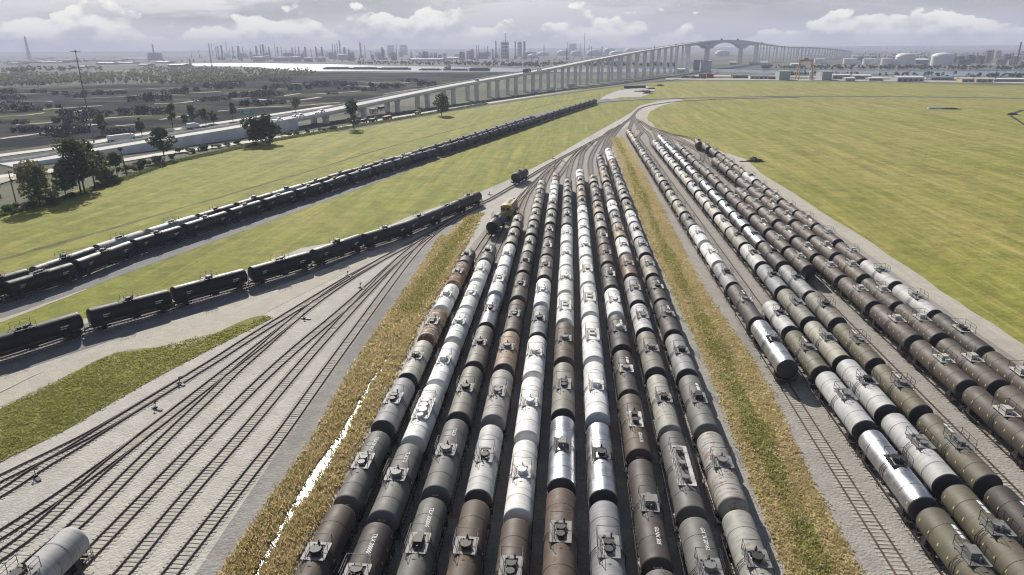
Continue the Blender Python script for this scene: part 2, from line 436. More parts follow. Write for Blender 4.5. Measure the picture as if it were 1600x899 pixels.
# service track across the right field, faint ruts
ribbon('dirt_path', smooth_px([(1060, 157), (1200, 162), (1330, 169), (1450, 176), (1560, 180)], 4), 1.6, .03, 'dry_turf', jitter=.3)
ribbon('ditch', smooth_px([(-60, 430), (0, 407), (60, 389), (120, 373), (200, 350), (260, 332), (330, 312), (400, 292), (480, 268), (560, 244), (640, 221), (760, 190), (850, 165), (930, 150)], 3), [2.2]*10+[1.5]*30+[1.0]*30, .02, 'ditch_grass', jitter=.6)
ribbon('ditch', smooth_px([(1600, 172), (1585, 177), (1580, 181), (1590, 188), (1602, 196)], 4), [5, 4, 3, 3, 2.5, 2.5, 2, 2, 2, 2, 2, 2, 1.5, 1.5, 1.5, 1.5, 1.5], .03, 'marsh')
# grassy ditch between the fan and the block, and the grass strip right of the block
DITCH_L = [(730, 340), (700, 372), (640, 450), (600, 506), (560, 564), (500, 674), (430, 775), (345, 900), (250, 1040)]
DITCH_R = [(755, 333), (722, 392), (697, 438), (650, 517), (630, 560), (580, 662), (512, 790), (452, 900), (380, 1040)]
sheet('ditch_bank', DITCH_L+DITCH_R[::-1], .07, 'dry_turf')
STRIP_L = [(955, 216), (965, 246), (989, 308), (1021, 392), (1058, 470), (1102, 566), (1150, 690), (1205, 834), (1245, 940), (1290, 1060)]
STRIP_R = [(972, 214), (992, 243), (1025, 309), (1063, 382), (1104, 460), (1160, 540), (1202, 606), (1250, 710), (1310, 830), (1355, 915), (1410, 1030)]
sheet('grass_strip', STRIP_L+STRIP_R[::-1], .07, 'dry_turf')
STRIP_M = smooth_px([(964, 221), (977, 245), (1003, 300), (1036, 380), (1073, 455), (1118, 545), (1165, 640), (1230, 770), (1290, 900)], 4)
ribbon('grass', STRIP_M, [2.6]*40, .08, 'turf', jitter=.25)
WATER = [(622, 527), (612, 546), (600, 569), (585, 592), (566, 624), (546, 661), (528, 692), (508, 722), (488, 752), (466, 785), (447, 815), (430, 846), (414, 874), (398, 905)]
WW = [.22, .35, .45, .6, .72, .9, 1.15, 1.45, 1.3, .8, .65, .75, .65, .5]
_w = smooth_px(WATER, 4)
ribbon('ditch_water', _w, [WW[min(i//4, 13)]*random.uniform(.85, 1.15) for i in range(len(_w))], .095, 'ditch_water', jitter=.2)

# marsh, trails, river
sheet('marsh', [(-900, 330), (0, 236), (200, 209), (300, 195), (420, 180), (560, 158), (700, 135), (800, 118), (900, 112), (760, 113), (600, 114), (450, 112), (300, 128), (0, 138), (-900, 145)], -.2, 'marsh')
TRAILS = [[(-20, 150), (55, 146), (110, 144)], [(-10, 161), (60, 158), (82, 159)], [(120, 154), (150, 153), (200, 150.5)], [(200, 150), (255, 148), (290, 149)], [(135, 143), (195, 140)], [(225, 139), (285, 136)], [(240, 162.5), (280, 161), (310, 157)], [(290, 146), (345, 143)], [(318, 136), (350, 134)], [(360, 155), (390, 153)], [(55, 172), (110, 168.5), (160, 165)], [(25, 195), (60, 193), (92, 190)], [(122, 188), (175, 184), (235, 180)], [(340, 174), (400, 168), (470, 165), (530, 160)], [(495, 147), (570, 142)], [(436, 130), (480, 131), (520, 131)], [(530, 133), (590, 136)], [(400, 141), (440, 139)], [(0, 217), (60, 209), (80, 208)], [(470, 146), (430, 152)], [(350, 146), (400, 142)], [(0, 182), (40, 180), (70, 176)], [(60, 201), (110, 199), (150, 194)], [(180, 197), (220, 194)], [(560, 128), (610, 130), (640, 129)], [(600, 147), (650, 139)], [(250, 187), (300, 180), (330, 178)], [(400, 155), (450, 158), (500, 152)], [(630, 124), (690, 122)], [(480, 121), (540, 120), (600, 121)], [(5, 140), (60, 138)], [(100, 176), (140, 172)]]
for k, tr in enumerate(TRAILS):
    ribbon('dirt_track', smooth_px(tr, 5), random.choice([3.5, 4.5, 5.5]), -.15, 'pale_gravel', jitter=.45)
sheet('river', [(282, 99.5), (340, 98.8), (400, 99), (520, 100.5), (600, 103), (700, 104.5), (800, 107), (900, 107.5), (1000, 107.5), (1130, 108), (1200, 110), (1330, 110.3), (1450, 110.6), (1600, 111), (2300, 116), (2300, 126), (1600, 119), (1500, 119.5), (1450, 118.5), (1400, 116.5), (1330, 114), (1225, 113.5), (1195, 116), (1165, 113.5), (1130, 112.5), (1000, 112.5), (870, 113), (800, 112.5), (640, 112), (525, 110.8), (480, 111.5), (430, 108), (400, 104.5), (300, 103.3)], -.12, 'river_water')
# ------------------------------------------------------------------ railway tracks
def resample(P, step):
    out = []; acc = 0.0
    for i in range(len(P)-1):
        a, b = P[i], P[i+1]; d = (b-a).length
        if d < 1e-6: continue
        while acc <= d:
            out.append((a.lerp(b, acc/d), (b-a)/d)); acc += step
        acc -= d
    return out
def track(P, fresh=.5, z=.05, step=.58):
    """P: ground points; sleepers and two rails of one track"""
    mb = MB()
    for q, d in resample(P, step):
        j = random.uniform(-.06, .06); a = atan2(-d.x, d.y)
        mb.box((q.x, q.y, z-.025+random.uniform(-.02, .015)), (2.55+j, .24, .12), 1 if random.random() < fresh else 0, rz=a+random.uniform(-.02, .02))
    o = mb.build('railway_track', [MATS['sleeper_wood'], MATS['new_sleeper_wood']])
    tag(o, kind='structure')
    rb = MB()
    S = [q for q, d in resample(P, 2.0)]+[P[-1]]
    for sgn in (-1, 1):
        vs = []
        for i, q in enumerate(S):
            d = S[min(i+1, len(S)-1)]-S[max(i-1, 0)]; d.z = 0
            if d.length < 1e-6: d = Vector((0, 1, 0))
            d.normalize(); n = Vector((d.y, -d.x, 0))
            for w, h in ((-.07, .05), (.07, .05), (.04, .24), (-.04, .24)):
                c = q+n*(sgn*.755+w); vs.append((c.x, c.y, z+h))
        fs = []
        for i in range(len(S)-1):
            for k in range(4):
                fs.append((4*i+k, 4*i+(k+1) % 4, 4*i+4+(k+1) % 4, 4*i+4+k))
        rb.add(vs, fs)
    rb.build('rail', MATS['rail_steel'], o)
    return o
def gpts(px, z=0.0): return [g(a, b, z) for a, b in smooth_px(px, 5)]

# ------------------------------------------------------------------ the rows of tank cars: image positions of the near top edge of every car
T = dict(
C0=[(734,387),(724.5,405.5),(706,439),(687.5,477.5),(665,523),(633,582.5),(595,660.6),(541,774)],
C1=[(767,380.5),(756.6,403),(745,434.5),(725,475.6),(707.5,527),(681,592),(642,682.6),(597,802)],
C2=[(808.6,334),(806,352.5),(797,377),(787,412.5),(773,454),(757.5,502),(740,564),(714,646),(680.5,762)],
C3=[(845.5,280.5),(845,293.5),(841,307.5),(838.5,323.5),(834.5,342.5),(830,364),(824,390),(817,422),(809,462),(799,512),(786,570.6),(770,650.6),(744,765)],
C4=[(868.5,268.5),(868,279),(866,293.5),(863.5,308),(862,325.5),(859.5,346.5),(856.5,368),(853.5,395.5),(850.5,430),(845,470.6),(841,518),(832,581),(823,674.6),(809.5,793)],
C5=[(887.5,278.5),(887,290),(887,305.5),(886.5,323.5),(885.5,348),(885,375),(884,411.5),(883.5,453),(883,498),(882,559),(881,640),(877,750)],
C6=[(906.5,264),(907,274.5),(907.5,287),(909,304.5),(910,318.5),(911.5,341),(913.5,366.5),(916.5,397.5),(919.5,439.5),(924,488),(927.5,558),(936,647.5),(943.5,767.6)],
C7=[(927,273),(928.5,283),(932,297),(933,312.5),(936.5,331),(940.5,354),(944,378.5),(950,407.5),(956,444.5),(963.7,486),(973.7,538.7),(986,607),(1000.7,702.5),(1027,871)],
C8=[(938.5,240),(939,247.5),(942,257.5),(944.5,269),(947.5,282),(951.5,294.5),(955.5,310.5),(960,326.5),(965,345.5),(971.5,368),(979,394.5),(986,427.5),(998,469.4),(1009.4,512.5),(1027.5,575.6),(1048,663),(1084.5,793)],
C9=[(951.5,230.5),(953.5,238.5),(956,247.5),(959.5,257.5),(963.5,269),(968.5,280.5),(972.5,294.5),(978.5,308),(984.5,325),(990.5,344),(999,368),(1008,394.5),(1019.5,426),(1036,464),(1055,515.6),(1077,578),(1110,664),(1149.5,782)],
R0=[(982.5,202),(985.5,206.5),(989,212.5),(993.5,218.8),(999,225),(1004,231.5),(1009.5,240),(1015,248.5),(1022,259),(1029,269),(1038,281.5),(1048,294.5),(1059,310.5),(1072,329.5),(1086,349),(1103,375),(1124,405.5),(1149,439.5),(1181,494),(1229,564)],
Rb=[(1205,466),(1237,509),(1287,572),(1357,660),(1450,778)],
R1=[(1024,218),(1028.5,224.5),(1035,231.5),(1041.5,239.5),(1051,248.2),(1060,258.5),(1069.5,270),(1081,282.5),(1092.5,296.5),(1107,313),(1124,331.5),(1142,353),(1164,379),(1194,409.5),(1224,447),(1266,495),(1320,555),(1392.6,635),(1487.5,745)],
R2=[(1031.5,210.5),(1035.5,216),(1042,222.5),(1050.5,229.5),(1058.5,238),(1067,247.2),(1077,257.2),(1088.5,268.5),(1100,280.5),(1113.5,294.5),(1129,310.5),(1147,329),(1169,350.3),(1192,375.5),(1225,409),(1267,453),(1312.5,497.5),(1372.5,560),(1445,634),(1555,744)],
R3=[(1060,224),(1068.5,231.5),(1078,240),(1088.5,249),(1100,259.2),(1112,270.5),(1126,283.7),(1141.5,298),(1158.5,314.5),(1179,333.5),(1203,356),(1231.5,383),(1267,414)],
R4=[(1155,291.5),(1171,304.5),(1192.3,322),(1215.5,342.5),(1244.5,366.5),(1278,394.4),(1320,428.8),(1369.5,471.5),(1432.5,525),(1515,595)],
R5=[(1117,245.5),(1128,253.5),(1142,264),(1158,276),(1174,290),(1193.5,305.5),(1216.2,322.3),(1243,342.5),(1273,366.5),(1309.7,394.6),(1354,428.8),(1407.5,470.3),(1472.5,522.5),(1565,595)],
R6=[(1084.6,216),(1098,222),(1111.5,229.5),(1124,237.5),(1136,246),(1150,256),(1164.7,267.2),(1182,280),(1200.5,293.5),(1222.5,309),(1247.5,327.2),(1277,348.5),(1312,374),(1354,403),(1402.5,440),(1462.5,485),(1542.5,542.5)],
)
# colour of every car, far end first (one letter per car; the last ones run out of the frame)
SEQ = dict(
C0='G r W r o g G b', C1='G W W W W D G K', C2='c c W P s e e G Q', C3='c G c c e c B b b t m w b m',
C4='t W W c c B B e F g W W W b', C5='e e G G W W W P b e s b g', C6='W c t e W W W P P P W s g',
C7='c e B t c B b B W V B X B G', C8='G G t t G G W g t W a g w e m Y G', C9='W W t G G c g e W w g c B B g G m m',
R0='t t c G B c e B G c B c c G W W g B s', Rb='w y w s y y', R1='o w w w o o o w o o o c w g e c w w y y',
R2='s s s s s s s e s s s s s B g e y y y K', R3='h h h h h h h h h h h h', R4='h h h h h h h h h h h', R5='h h h h h h h h h h h h h h h',
R6='h h h h h h w h h h h h h w w K h h')
COLOURS = {  # letter: (base colour, rust 0..1, material, word)
 'W': ((.66, .66, .64), .03, 'tank_paint', 'white'), 'w': ((.40, .40, .395), .08, 'tank_paint', 'dull white'),
 'o': ((.40, .385, .335), .10, 'tank_paint', 'off-white'), 'P': ((.66, .65, .63), .05, 'tank_paint', 'white long-platform'),
 'D': ((.66, .66, .65), .06, 'tank_paint', 'white three-domed'), 'F': ((.68, .68, .68), 0, 'tank_gloss', 'bright white'),
 'c': ((.27, .25, .205), .10, 'tank_paint', 'cream'), 'e': ((.165, .155, .13), .06, 'tank_paint', 'beige grey'),
 'g': ((.23, .235, .24), .08, 'tank_paint', 'light grey'), 'G': ((.115, .113, .106), .05, 'tank_paint', 'grey'),
 'B': ((.045, .038, .033), .10, 'tank_paint', 'dark grey-brown'), 'h': ((.072, .054, .041), .05, 'tank_paint', 'grey-brown'),
 'K': ((.036, .029, .025), .14, 'tank_paint', 'near-black'), 'Q': ((.105, .102, .092), .03, 'tank_paint', 'white-numbered grey'),
 'X': ((.075, .05, .036), .12, 'tank_paint', 'brown two-domed'), 'V': ((.030, .028, .027), .05, 'tank_paint', 'black pale-domed'),
 'b': ((.078, .056, .042), .22, 'tank_paint', 'brown'), 't': ((.25, .185, .13), .2, 'tank_paint', 'tan'),
 'r': ((.36, .32, .27), .62, 'tank_paint', 'rust-streaked white'), 'm': ((.27, .265, .24), .25, 'tank_paint', 'rust-stained'),
 'a': ((.13, .105, .075), .35, 'tank_gloss', 'mottled brown'), 's': ((.40, .41, .43), .03, 'tank_silver', 'silver'),
 'y': ((.098, .086, .056), .15, 'tank_paint', 'olive'), 'Y': ((.085, .085, .08), .04, 'tank_paint', 'grey long-platform'),
 'k': ((.009, .009, .010), .02, 'tank_gloss', 'black'), 'j': ((.028, .029, .032), .02, 'tank_gloss', 'dark grey'),
 'l': ((.36, .37, .38), .02, 'tank_gloss', 'pale grey'), 'z': ((.34, .345, .35), .24, 'tank_paint', 'rust-topped pale'),
}
ZC, RAD = 2.80, 1.50       # tank centre height and radius; ZT is the top
ZT = ZC+RAD


# ---- meshes, built once and shared by every car
def m_tank(L, seg=36, marked=False):
    h = L/2; e = .62; prof = []
    hd = [(.001, 0), (.35, .02), (.62, .07), (.80, .14), (.91, .22), (.965, .29), (.99, .37), (1.0, .48)]
    mb = MB(); mb.lathe([(RAD, h-.48), (RAD, h*.5), (RAD, 0), (RAD, -h*.5), (RAD, -h+.48)], seg, 'y', off=(0, 0, ZC))
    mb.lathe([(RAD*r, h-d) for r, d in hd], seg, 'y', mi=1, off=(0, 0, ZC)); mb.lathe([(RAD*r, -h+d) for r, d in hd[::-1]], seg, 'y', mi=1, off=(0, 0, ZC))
    if marked:
        k_ = m_marks(L); mb.add(k_.v, k_.f, 2)
    return mb
def m_straps(L):
    mb = MB()
    for y in (0,):
        mb.lathe([(RAD+.001, y-.05), (RAD+.022, y-.05), (RAD+.022, y+.05), (RAD+.001, y+.05)], 30, 'y', off=(0, 0, ZC), smooth=False)
    return mb
def m_underframe(L):
    mb = MB(); h = L/2
    mb.box((0, 0, 1.02), (.42, L*.98, .34))                                  # centre sill
    for s in (-1, 1):
        mb.box((0, s*(h-.35), 1.05), (2.7, .16, .30)); mb.box((0, s*(h-1.9), 1.15), (2.6, .7, .34))     # end sill, bolster
        for x in (-1, 1):
            mb.box((x*1.15, s*(h-1.9), 1.55), (.22, .65, .9))                # saddle
            mb.box((x*1.36, s*(h-.62), 1.22), (.30, .75, .06))               # step board
            for yy in (h-.30, h-.95):
                mb.bar((x*1.5, s*yy, .55), (x*1.5, s*yy, 2.25), .028)
            for zz in (.65, 1.05, 1.5, 2.2): mb.bar((x*1.5, s*(h-.30), zz), (x*1.5, s*(h-.95), zz), .022)
        mb.bar((-1.3, s*(h-.25), 2.1), (1.3, s*(h-.25), 2.1), .028)
        for x in (-1.28, 1.28): mb.bar((x, s*(h-.25), 1.2), (x, s*(h-.25), 2.1), .028)
    for x in (-1, 1):
        mb.bar((x*1.50, -h+.9, 1.30), (x*1.50, h-.9, 1.30), .045)            # side rail
        for k in range(-2, 3): mb.bar((x*1.35, k*L*.17, 1.05), (x*1.50, k*L*.17, 1.32), .03)
    mb.tube((.75, -.2, .95), (.75, 1.1, .95), .20); mb.box((-.7, .6, .9), (.35, .5, .35))               # air tank and valve
    mb.tube((0, -.25, 1.35), (0, -.25, .62), .16)                             # bottom outlet
    return mb
def m_coupler():
    mb = MB(); mb.box((0, .25, .98), (.20, .62, .22)); mb.box((.03, .56, .98), (.34, .20, .30))
    mb.tube((.4, .15, .85), (.52, .45, .5), .03, n=5)
    return mb
def m_bogie():
    mb = MB()
    for x in (-1, 1):
        mb.box((x*1.0, 0, .92), (.16, 2.3, .16)); mb.box((x*1.0, 0, .62), (.16, .9, .40))
        mb.bar((x*1.0, -1.05, .86), (x*1.0, -.35, .50), .07); mb.bar((x*1.0, 1.05, .86), (x*1.0, .35, .50), .07)
        for y in (-.86, .86): mb.box((x*1.02, y, .82), (.24, .30, .30))
    mb.box((0, 0, .80), (2.2, .42, .24))
    return mb
def m_wheelset():
    mb = MB(); mb.tube((-.95, 0, .82), (.95, 0, .82), .08)
    for x in (-.755, .755): mb.tube((x-.065, 0, .82), (x+.065, 0, .82), .45, n=18)
    return mb
def top_z(x): return ZC+sqrt(max(RAD*RAD-x*x, .01))
def m_platform(ln=2.3, w=1.05):
    """grating walkways round the manway with posts and side rails; the long kind has a full deck"""
    mb = MB(); z = ZT+.05; h = ln/2
    for x in (-1, 1):
        mb.box((x*(w-.20), 0, z-.06), (.44, ln, .05))
        for y in (-h*.8, 0, h*.8): mb.bar((x*(w-.05), y, z-.08), (x*(w-.02), y, top_z(w)-.03), .03)
    for y in (-1, 1): mb.box((0, y*(h-.15), z-.055), (2*w-.84, .30, .05))
    return mb
def m_railing(ln=2.3, w=1.05):
    mb = MB(); z = ZT-.02; h = ln/2; n = max(2, int(ln/1.15)+1)
    for x in (-1, 1):
        for k in range(n):
            y = -h+ln*k/(n-1); mb.bar((x*w, y, z-.08), (x*w, y, z+1.02), .03)
        for zz in (.55, 1.02): mb.bar((x*w, -h, z+zz), (x*w, h, z+zz), .026)
        mb.bar((x*w, -h, z+.05), (x*(w-.12), -h-.55, top_z(w-.12)+.03), .022); mb.bar((x*(w-.12), -h-.55, top_z(w-.12)+.03), (0, -h-.75, ZT+.04), .022)
    mb.bar((-w, h, z+1.02), (w, h, z+1.02), .028)
    return mb
def m_manway(kind):
    mb = MB(); z = ZT-.10
    if kind == 'D':
        for y, r in ((2.2, .42), (.9, .62), (-.25, .50), (-1.3, .42)):
            mb.tube((0, y, z), (0, y, z+.42), r*.82, n=20); mb.tube((0, y, z+.42), (0, y, z+.50), r, n=20)
        mb.tube((.35, 1.5, z), (.35, 1.5, z+.8), .09)
    elif kind == 'Y':
        for y in (-2.6, 0, 2.6):
            mb.tube((0, y, z), (0, y, z+.40), .30, n=16); mb.tube((0, y, z+.40), (0, y, z+.48), .38, n=16)
            mb.tube((.1, y+.75, z), (.1, y+.75, z+.75), .10); mb.box((.1, y+.75, z+.72), (.26, .18, .18))
    elif kind == 'P':
        mb.tube((0, .8, z), (0, .8, z+.34), .36, n=18); mb.box((0, .8, z+.38), (.9, .55, .10)); mb.box((0, -.3, z+.20), (.8, .7, .22))
    elif kind == 'X':
        for y in (-.75, .75):
            mb.tube((0, y, z), (0, y, z+.50), .34, n=18); mb.tube((0, y, z+.50), (0, y, z+.58), .42, n=18)
        mb.tube((0, 1.5, z), (0, 1.5, z+.8), .08)
    elif kind == 'V':
        mb.tube((0, -.1, z), (0, -.1, z+.55), .60, n=22); mb.lathe([(.60, z+.55), (.45, z+.68), (.001, z+.74)], 22, off=(0, -.1, 0)); mb.tube((0, .95, z), (0, .95, z+.55), .22)
    elif kind == 'n1':
        mb.box((0, 0, z+.36), (.95, 1.15, .62), taper=.9); mb.tube((0, .95, z), (0, .95, z+.42), .30, n=14); mb.tube((.1, -.95, z), (.1, -.95, z+.6), .08)
    elif kind == 'n2':
        mb.tube((0, .35, z), (0, .35, z+.40), .38, n=18); mb.tube((0, .35, z+.40), (0, .35, z+.47), .46, n=18); mb.tube((0, -.62, z), (0, -.62, z+.36), .33, n=16); mb.tube((0, -.62, z+.36), (0, -.62, z+.43), .40, n=16)
        mb.tube((.3, 1.0, z), (.3, 1.0, z+.75), .08); mb.box((-.3, 1.05, z+.2), (.25, .25, .35))
    else:
        mb.tube((0, -.15, z), (0, -.15, z+.46), .44, n=20); mb.tube((0, -.15, z+.46), (0, -.15, z+.54), .53, n=20)
        for k in range(6):
            a = k*pi/3; mb.tube((.55*cos(a), -.15+.55*sin(a), z+.30), (.55*cos(a), -.15+.55*sin(a), z+.62), .045, n=6)
        mb.tube((.05, .62, z), (.05, .62, z+.62), .13, n=10); mb.tube((.05, .62, z+.62), (.05, .62, z+.86), .07, n=8)
        mb.box((-.35, .45, z+.22), (.26, .26, .4)); mb.tube((.42, .35, z), (.42, .35, z+.5), .07)
    return mb
def m_ladder():
    mb = MB()
    for dy in (-.22, .22):
        mb.bar((1.12, dy, ZT-.35), (1.60, dy, ZC+.35), .026); mb.bar((1.60, dy, ZC+.35), (1.60, dy, .62), .026)
    for k in range(9):
        z = .75+k*.32; x = 1.60 if z < ZC+.35 else 1.60-(z-ZC-.35)/1.1*.55
        mb.bar((x, -.22, z), (x, .22, z), .018)
    return mb
def m_dash(L, seed):
    """two short white blocks of lettering painted beside the crown, seen from above"""
    mb = MB(); x0 = .42
    for a, b in ((0, .75), (.95, 2.0)):
        y0 = L*.30-a; y1 = L*.30-b
        vs = [(x, y, top_z(x)+.012) for y in (y0, y1) for x in (x0-.2, x0, x0+.2)]
        mb.add(vs, [(0, 1, 4, 3), (1, 2, 5, 4)])
    return mb
def m_marks(L):
    mb = MB(); n = int(L/1.6)
    for x in (-1, 1):
        for k in range(n):
            y = -L/2+.9+k*(L-1.8)/(n-1); a = .12
            p = [(x*(RAD+.012)*cos(b_), y+dy, ZC+RAD*sin(b_)) for b_ in (a, a+.22) for dy in (-.06, .06)]
            mb.add(p, [(0, 1, 3, 2)])
    return mb
def m_side(L):
    mb = MB()
    for x in (-1, 1):
        for y0, y1, a0, a1 in ((-L*.36, -L*.36+1.1, .10, .24), (-L*.36, -L*.36+.8, -.12, -.02), (L*.27, L*.27+1.3, .06, .20), (L*.27, L*.27+.9, -.16, -.06)):
            mb.add([(x*(RAD+.012)*cos(b_), y, ZC+RAD*sin(b_)) for b_ in (a0, a1) for y in (y0, y1)], [(0, 1, 3, 2)])
    return mb
def m_far(L):
    mb = MB(); h = L/2; e = .6
    mb.lathe([(RAD, h-e), (RAD, -h+e)], 18, 'y', off=(0, 0, ZC))
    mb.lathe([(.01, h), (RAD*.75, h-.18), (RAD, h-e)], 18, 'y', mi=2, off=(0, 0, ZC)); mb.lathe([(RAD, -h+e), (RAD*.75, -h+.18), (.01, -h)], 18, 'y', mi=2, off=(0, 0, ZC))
    mb.box((0, 0, 1.1), (.5, L*1.04, .5), 1)
    for s in (-1, 1):
        mb.box((0, s*(h-1.9), .75), (2.2, 2.4, .55), 1); mb.box((0, s*(h-1.9), 1.35), (2.4, .6, .7), 1)
    mb.tube((0, 0, ZT-.1), (0, 0, ZT+.5), .5, n=10, mi=1)
    for x in (-1, 1):
        mb.box((x*.85, 0, ZT), (.4, 2.3, .05), 1)
        for y in (-1.1, 1.1): mb.bar((x*1.05, y, ZT-.1), (x*1.05, y, ZT+1), .04, 1)
        mb.bar((x*1.05, -1.1, ZT+1), (x*1.05, 1.1, ZT+1), .04, 1)
    return mb
_cache = {}
def shared(key, fn, mats, name):
    if key not in _cache: _cache[key] = fn().mesh(name, [MATS[q] for q in mats])
    return _cache[key]
def text_mesh(s, size, bendfn):
    cu = bpy.data.curves.new('lettering', 'FONT'); cu.body = s; cu.size = size; cu.align_x = 'CENTER'; cu.align_y = 'CENTER'; cu.offset = .012*size/.5
    o = bpy.data.objects.new('lettering', cu); COL.objects.link(o)
    bpy.context.view_layer.update()
    me = bpy.data.meshes.new_from_object(o.evaluated_get(bpy.context.evaluated_depsgraph_get()))
    bpy.data.objects.remove(o); bpy.data.curves.remove(cu)
    for v in me.vertices: v.co = bendfn(v.co.x, v.co.y)
    me.update(); me.materials.clear(); me.materials.append(MATS['white_paint']); me.name = 'lettering'
    return me

CARS = []     # every car: dict(loc, rz, L, code, label, group, px)
def car(loc, rz, L, code, label, group, parts_min=13, text=None, flip=False, row=''):
    a = Vector((-sin(rz), cos(rz), 0))*L/2+Vector((0, 0, ZC)); p0 = Vector(loc)+a; p1 = Vector(loc)-a+Vector((0, 0, 0))
    dz = max(depth(Vector(loc)+Vector((0, 0, ZC))), 5)
    e0, e1 = proj(Vector(loc)+a), proj(Vector(loc)+Vector((0, 0, 2*ZC))-a) if depth(Vector(loc)-a) > 8 else (0, 0)
    area = (abs(e0[0]-e1[0])+3*F/dz)*(abs(e0[1]-e1[1])+4*F/dz)
    CARS.append(dict(loc=Vector(loc), rz=rz, L=L, code=code, label=label, group=group, area=area, dz=dz, text=text, flip=flip, row=row))
def nth(i): return ['nearest', 'second nearest', 'third nearest', 'fourth nearest', 'fifth nearest', 'sixth nearest', 'seventh nearest', 'eighth nearest', 'ninth nearest', 'tenth nearest', 'eleventh nearest', 'twelfth nearest', 'thirteenth nearest', 'fourteenth nearest', 'fifteenth nearest', 'sixteenth nearest', 'seventeenth nearest'][i]
ROWNAME = dict(C0='row beside the ditch', C1='second row from the ditch', C2='third row from the ditch', C3='fourth row from the ditch', C4='fifth row from the ditch', C5='sixth row from the ditch',
 C6='fourth row left of the grass strip', C7='third row left of the grass strip', C8='second row left of the grass strip', C9='row just left of the grass strip',
 R0='first row right of the grass strip', Rb='second row right of the grass strip', R1='third row right of the grass strip', R2='fourth row right of the grass strip', R3='fifth row right of the grass strip',
 R4='third row from the pale road', R5='second row from the pale road', R6='row beside the pale road')
FIT = {}
TEXTS = {('C1', 7): 'TILX 300006', ('C2', 8): 'TILX 300005', ('C8', 16): 'GATX 20642', ('C7', 12): 'GLNX 305', ('C7', 11): 'GLNX 21', ('C0', 6): 'TILX 290063', ('C1', 6): 'TILX 260', ('C2', 7): 'TILX 29'}
for k, pts in T.items():
    W = [g(x, y, ZT) for x, y in pts]
    W2 = W[2:] if k == 'R6' else W
    n = len(W2); my = sum(w.y for w in W2)/n; mx = sum(w.x for w in W2)/n
    sl = sum((w.y-my)*(w.x-mx) for w in W2)/sum((w.y-my)**2 for w in W2)
    FIT[k] = (mx-sl*my, sl)
    X = lambda y, k=k: FIT[k][0]+FIT[k][1]*y
    seq = SEQ[k].split(); ys = [w.y for w in W]
    while len(ys) < len(seq)+1: ys.append(ys[-1]-15.0)
    words = [COLOURS[c][3] for c in seq]
    for i, c in enumerate(seq):
        y1, y0 = ys[i]-(0 if i == 0 else 1.15), ys[i+1]
        xc = X((y0+y1)/2); rz = atan2(-sl, 1)
        if k == 'R6' and i < 3:
            xc += [-2.0, -.8, -.2][i]; rz += [-.10, -.05, -.02][i]
        rank = sum(1 for w in words[i+1:] if w == words[i])
        lone = words.count(words[i]) == 1
        lab = (f"the only {words[i]} tank car in the {ROWNAME[k]}" if lone else f"{nth(rank)} {words[i]} tank car in the {ROWNAME[k]}")
        car((xc, (y0+y1)/2, 0), rz, round((y1-y0)*2)/2, c, lab, 'tank cars standing in the '+('central' if k[0] == 'C' else 'outer')+' rows', text=TEXTS.get((k, i)), row=k)

# tracks under the rows, curving into the throat at the far end
def row_track(k, ytop, throat, ybot=28.0):
    b, s = FIT[k]
    P = [Vector((b+s*y, y, 0)) for y in (ybot, (ybot+ytop)/2, ytop)]
    if throat:
        q = [P[-2].lerp(P[-1], .8), P[-1]]+[g(*t) for t in throat]
        q = [(v.x, v.y) for v in q]
        sm = smooth_px(q, 6)[6:]
        P = P[:-1]+[Vector((a, c, 0)) for a, c in sm]
    P = [Vector((v.x, v.y, 0)) for v in P]
    return track(P)
LEADJ = [(992, 181)]
row_track('C0', 150, [(775, 352), (802, 321), (823, 299), (847, 275), (872, 251)])
row_track('C1', 152, [(797, 345), (812, 315), (828, 294)])
row_track('C2', 182, [(815, 328), (827, 300), (845, 278)])
row_track('C3', 235, [(852, 285), (860, 270), (876, 250)])
row_track('C4', 250, [(879, 268), (892, 250), (908, 233), (925, 222)])
row_track('C5', 250, [(890, 265), (897, 246), (911, 231)])
row_track('C6', 270, [(908, 250), (913, 236), (930, 219)])
row_track('C7', 255, [(923, 248), (937, 222), (950, 207), (962, 200)])
row_track('C8', 300, [(943, 232), (952, 212), (970, 195)])
row_track('C9', 320, [(955, 222), (962, 208), (978, 190)])
row_track('R0', 390, [(984, 200), (987, 192), (991, 181)])
row_track('Rb', 380, [(1003, 207), (996, 196), (991, 184)])
row_track('R1', 345, [(1015, 213), (1004, 201), (993, 187)])
row_track('R2', 362, [(1022, 207), (1008, 197), (994, 186)])
row_track('R3', 330, [(1045, 217), (1022, 204), (1002, 191)])
row_track('R4', 290, [(1095, 240), (1055, 218), (1024, 203)])
row_track('R5', 300, [(1098, 237), (1060, 216), (1030, 204)])
row_track('R6', 318, [(1082, 218), (1050, 210), (1015, 198), (1000, 189)])

# ------------------------------------------------------------------ the trains on the left
def along(P, s):
    for i in range(len(P)-1):
        d = (P[i+1]-P[i]).length
        if s <= d or i == len(P)-2:
            return P[i]+(P[i+1]-P[i])*(s/d), (P[i+1]-P[i]).normalized()
        s -= d
def length(P): return sum((P[i+1]-P[i]).length for i in range(len(P)-1))
def s_at_px(P, px, z):
    lo, hi = 0.0, length(P)
    for _ in range(40):
        m = (lo+hi)/2; q, d = along(P, m)
        if proj((q.x, q.y, z))[0] < px: lo = m
        else: hi = m
    return lo
def offset(P, w):
    out = []
    for i, q in enumerate(P):
        d = P[min(i+1, len(P)-1)]-P[max(i-1, 0)]; d.z = 0; d.normalize()
        out.append(q+Vector((-d.y, d.x, 0))*w)
    return out
L1N = [(-60, 502), (2, 479), (100, 447), (217, 402), (297, 375), (415, 335), (510, 304), (550, 290), (700, 241), (800, 208), (875, 182), (936, 162)]
L1 = offset(gpts(L1N), .95)
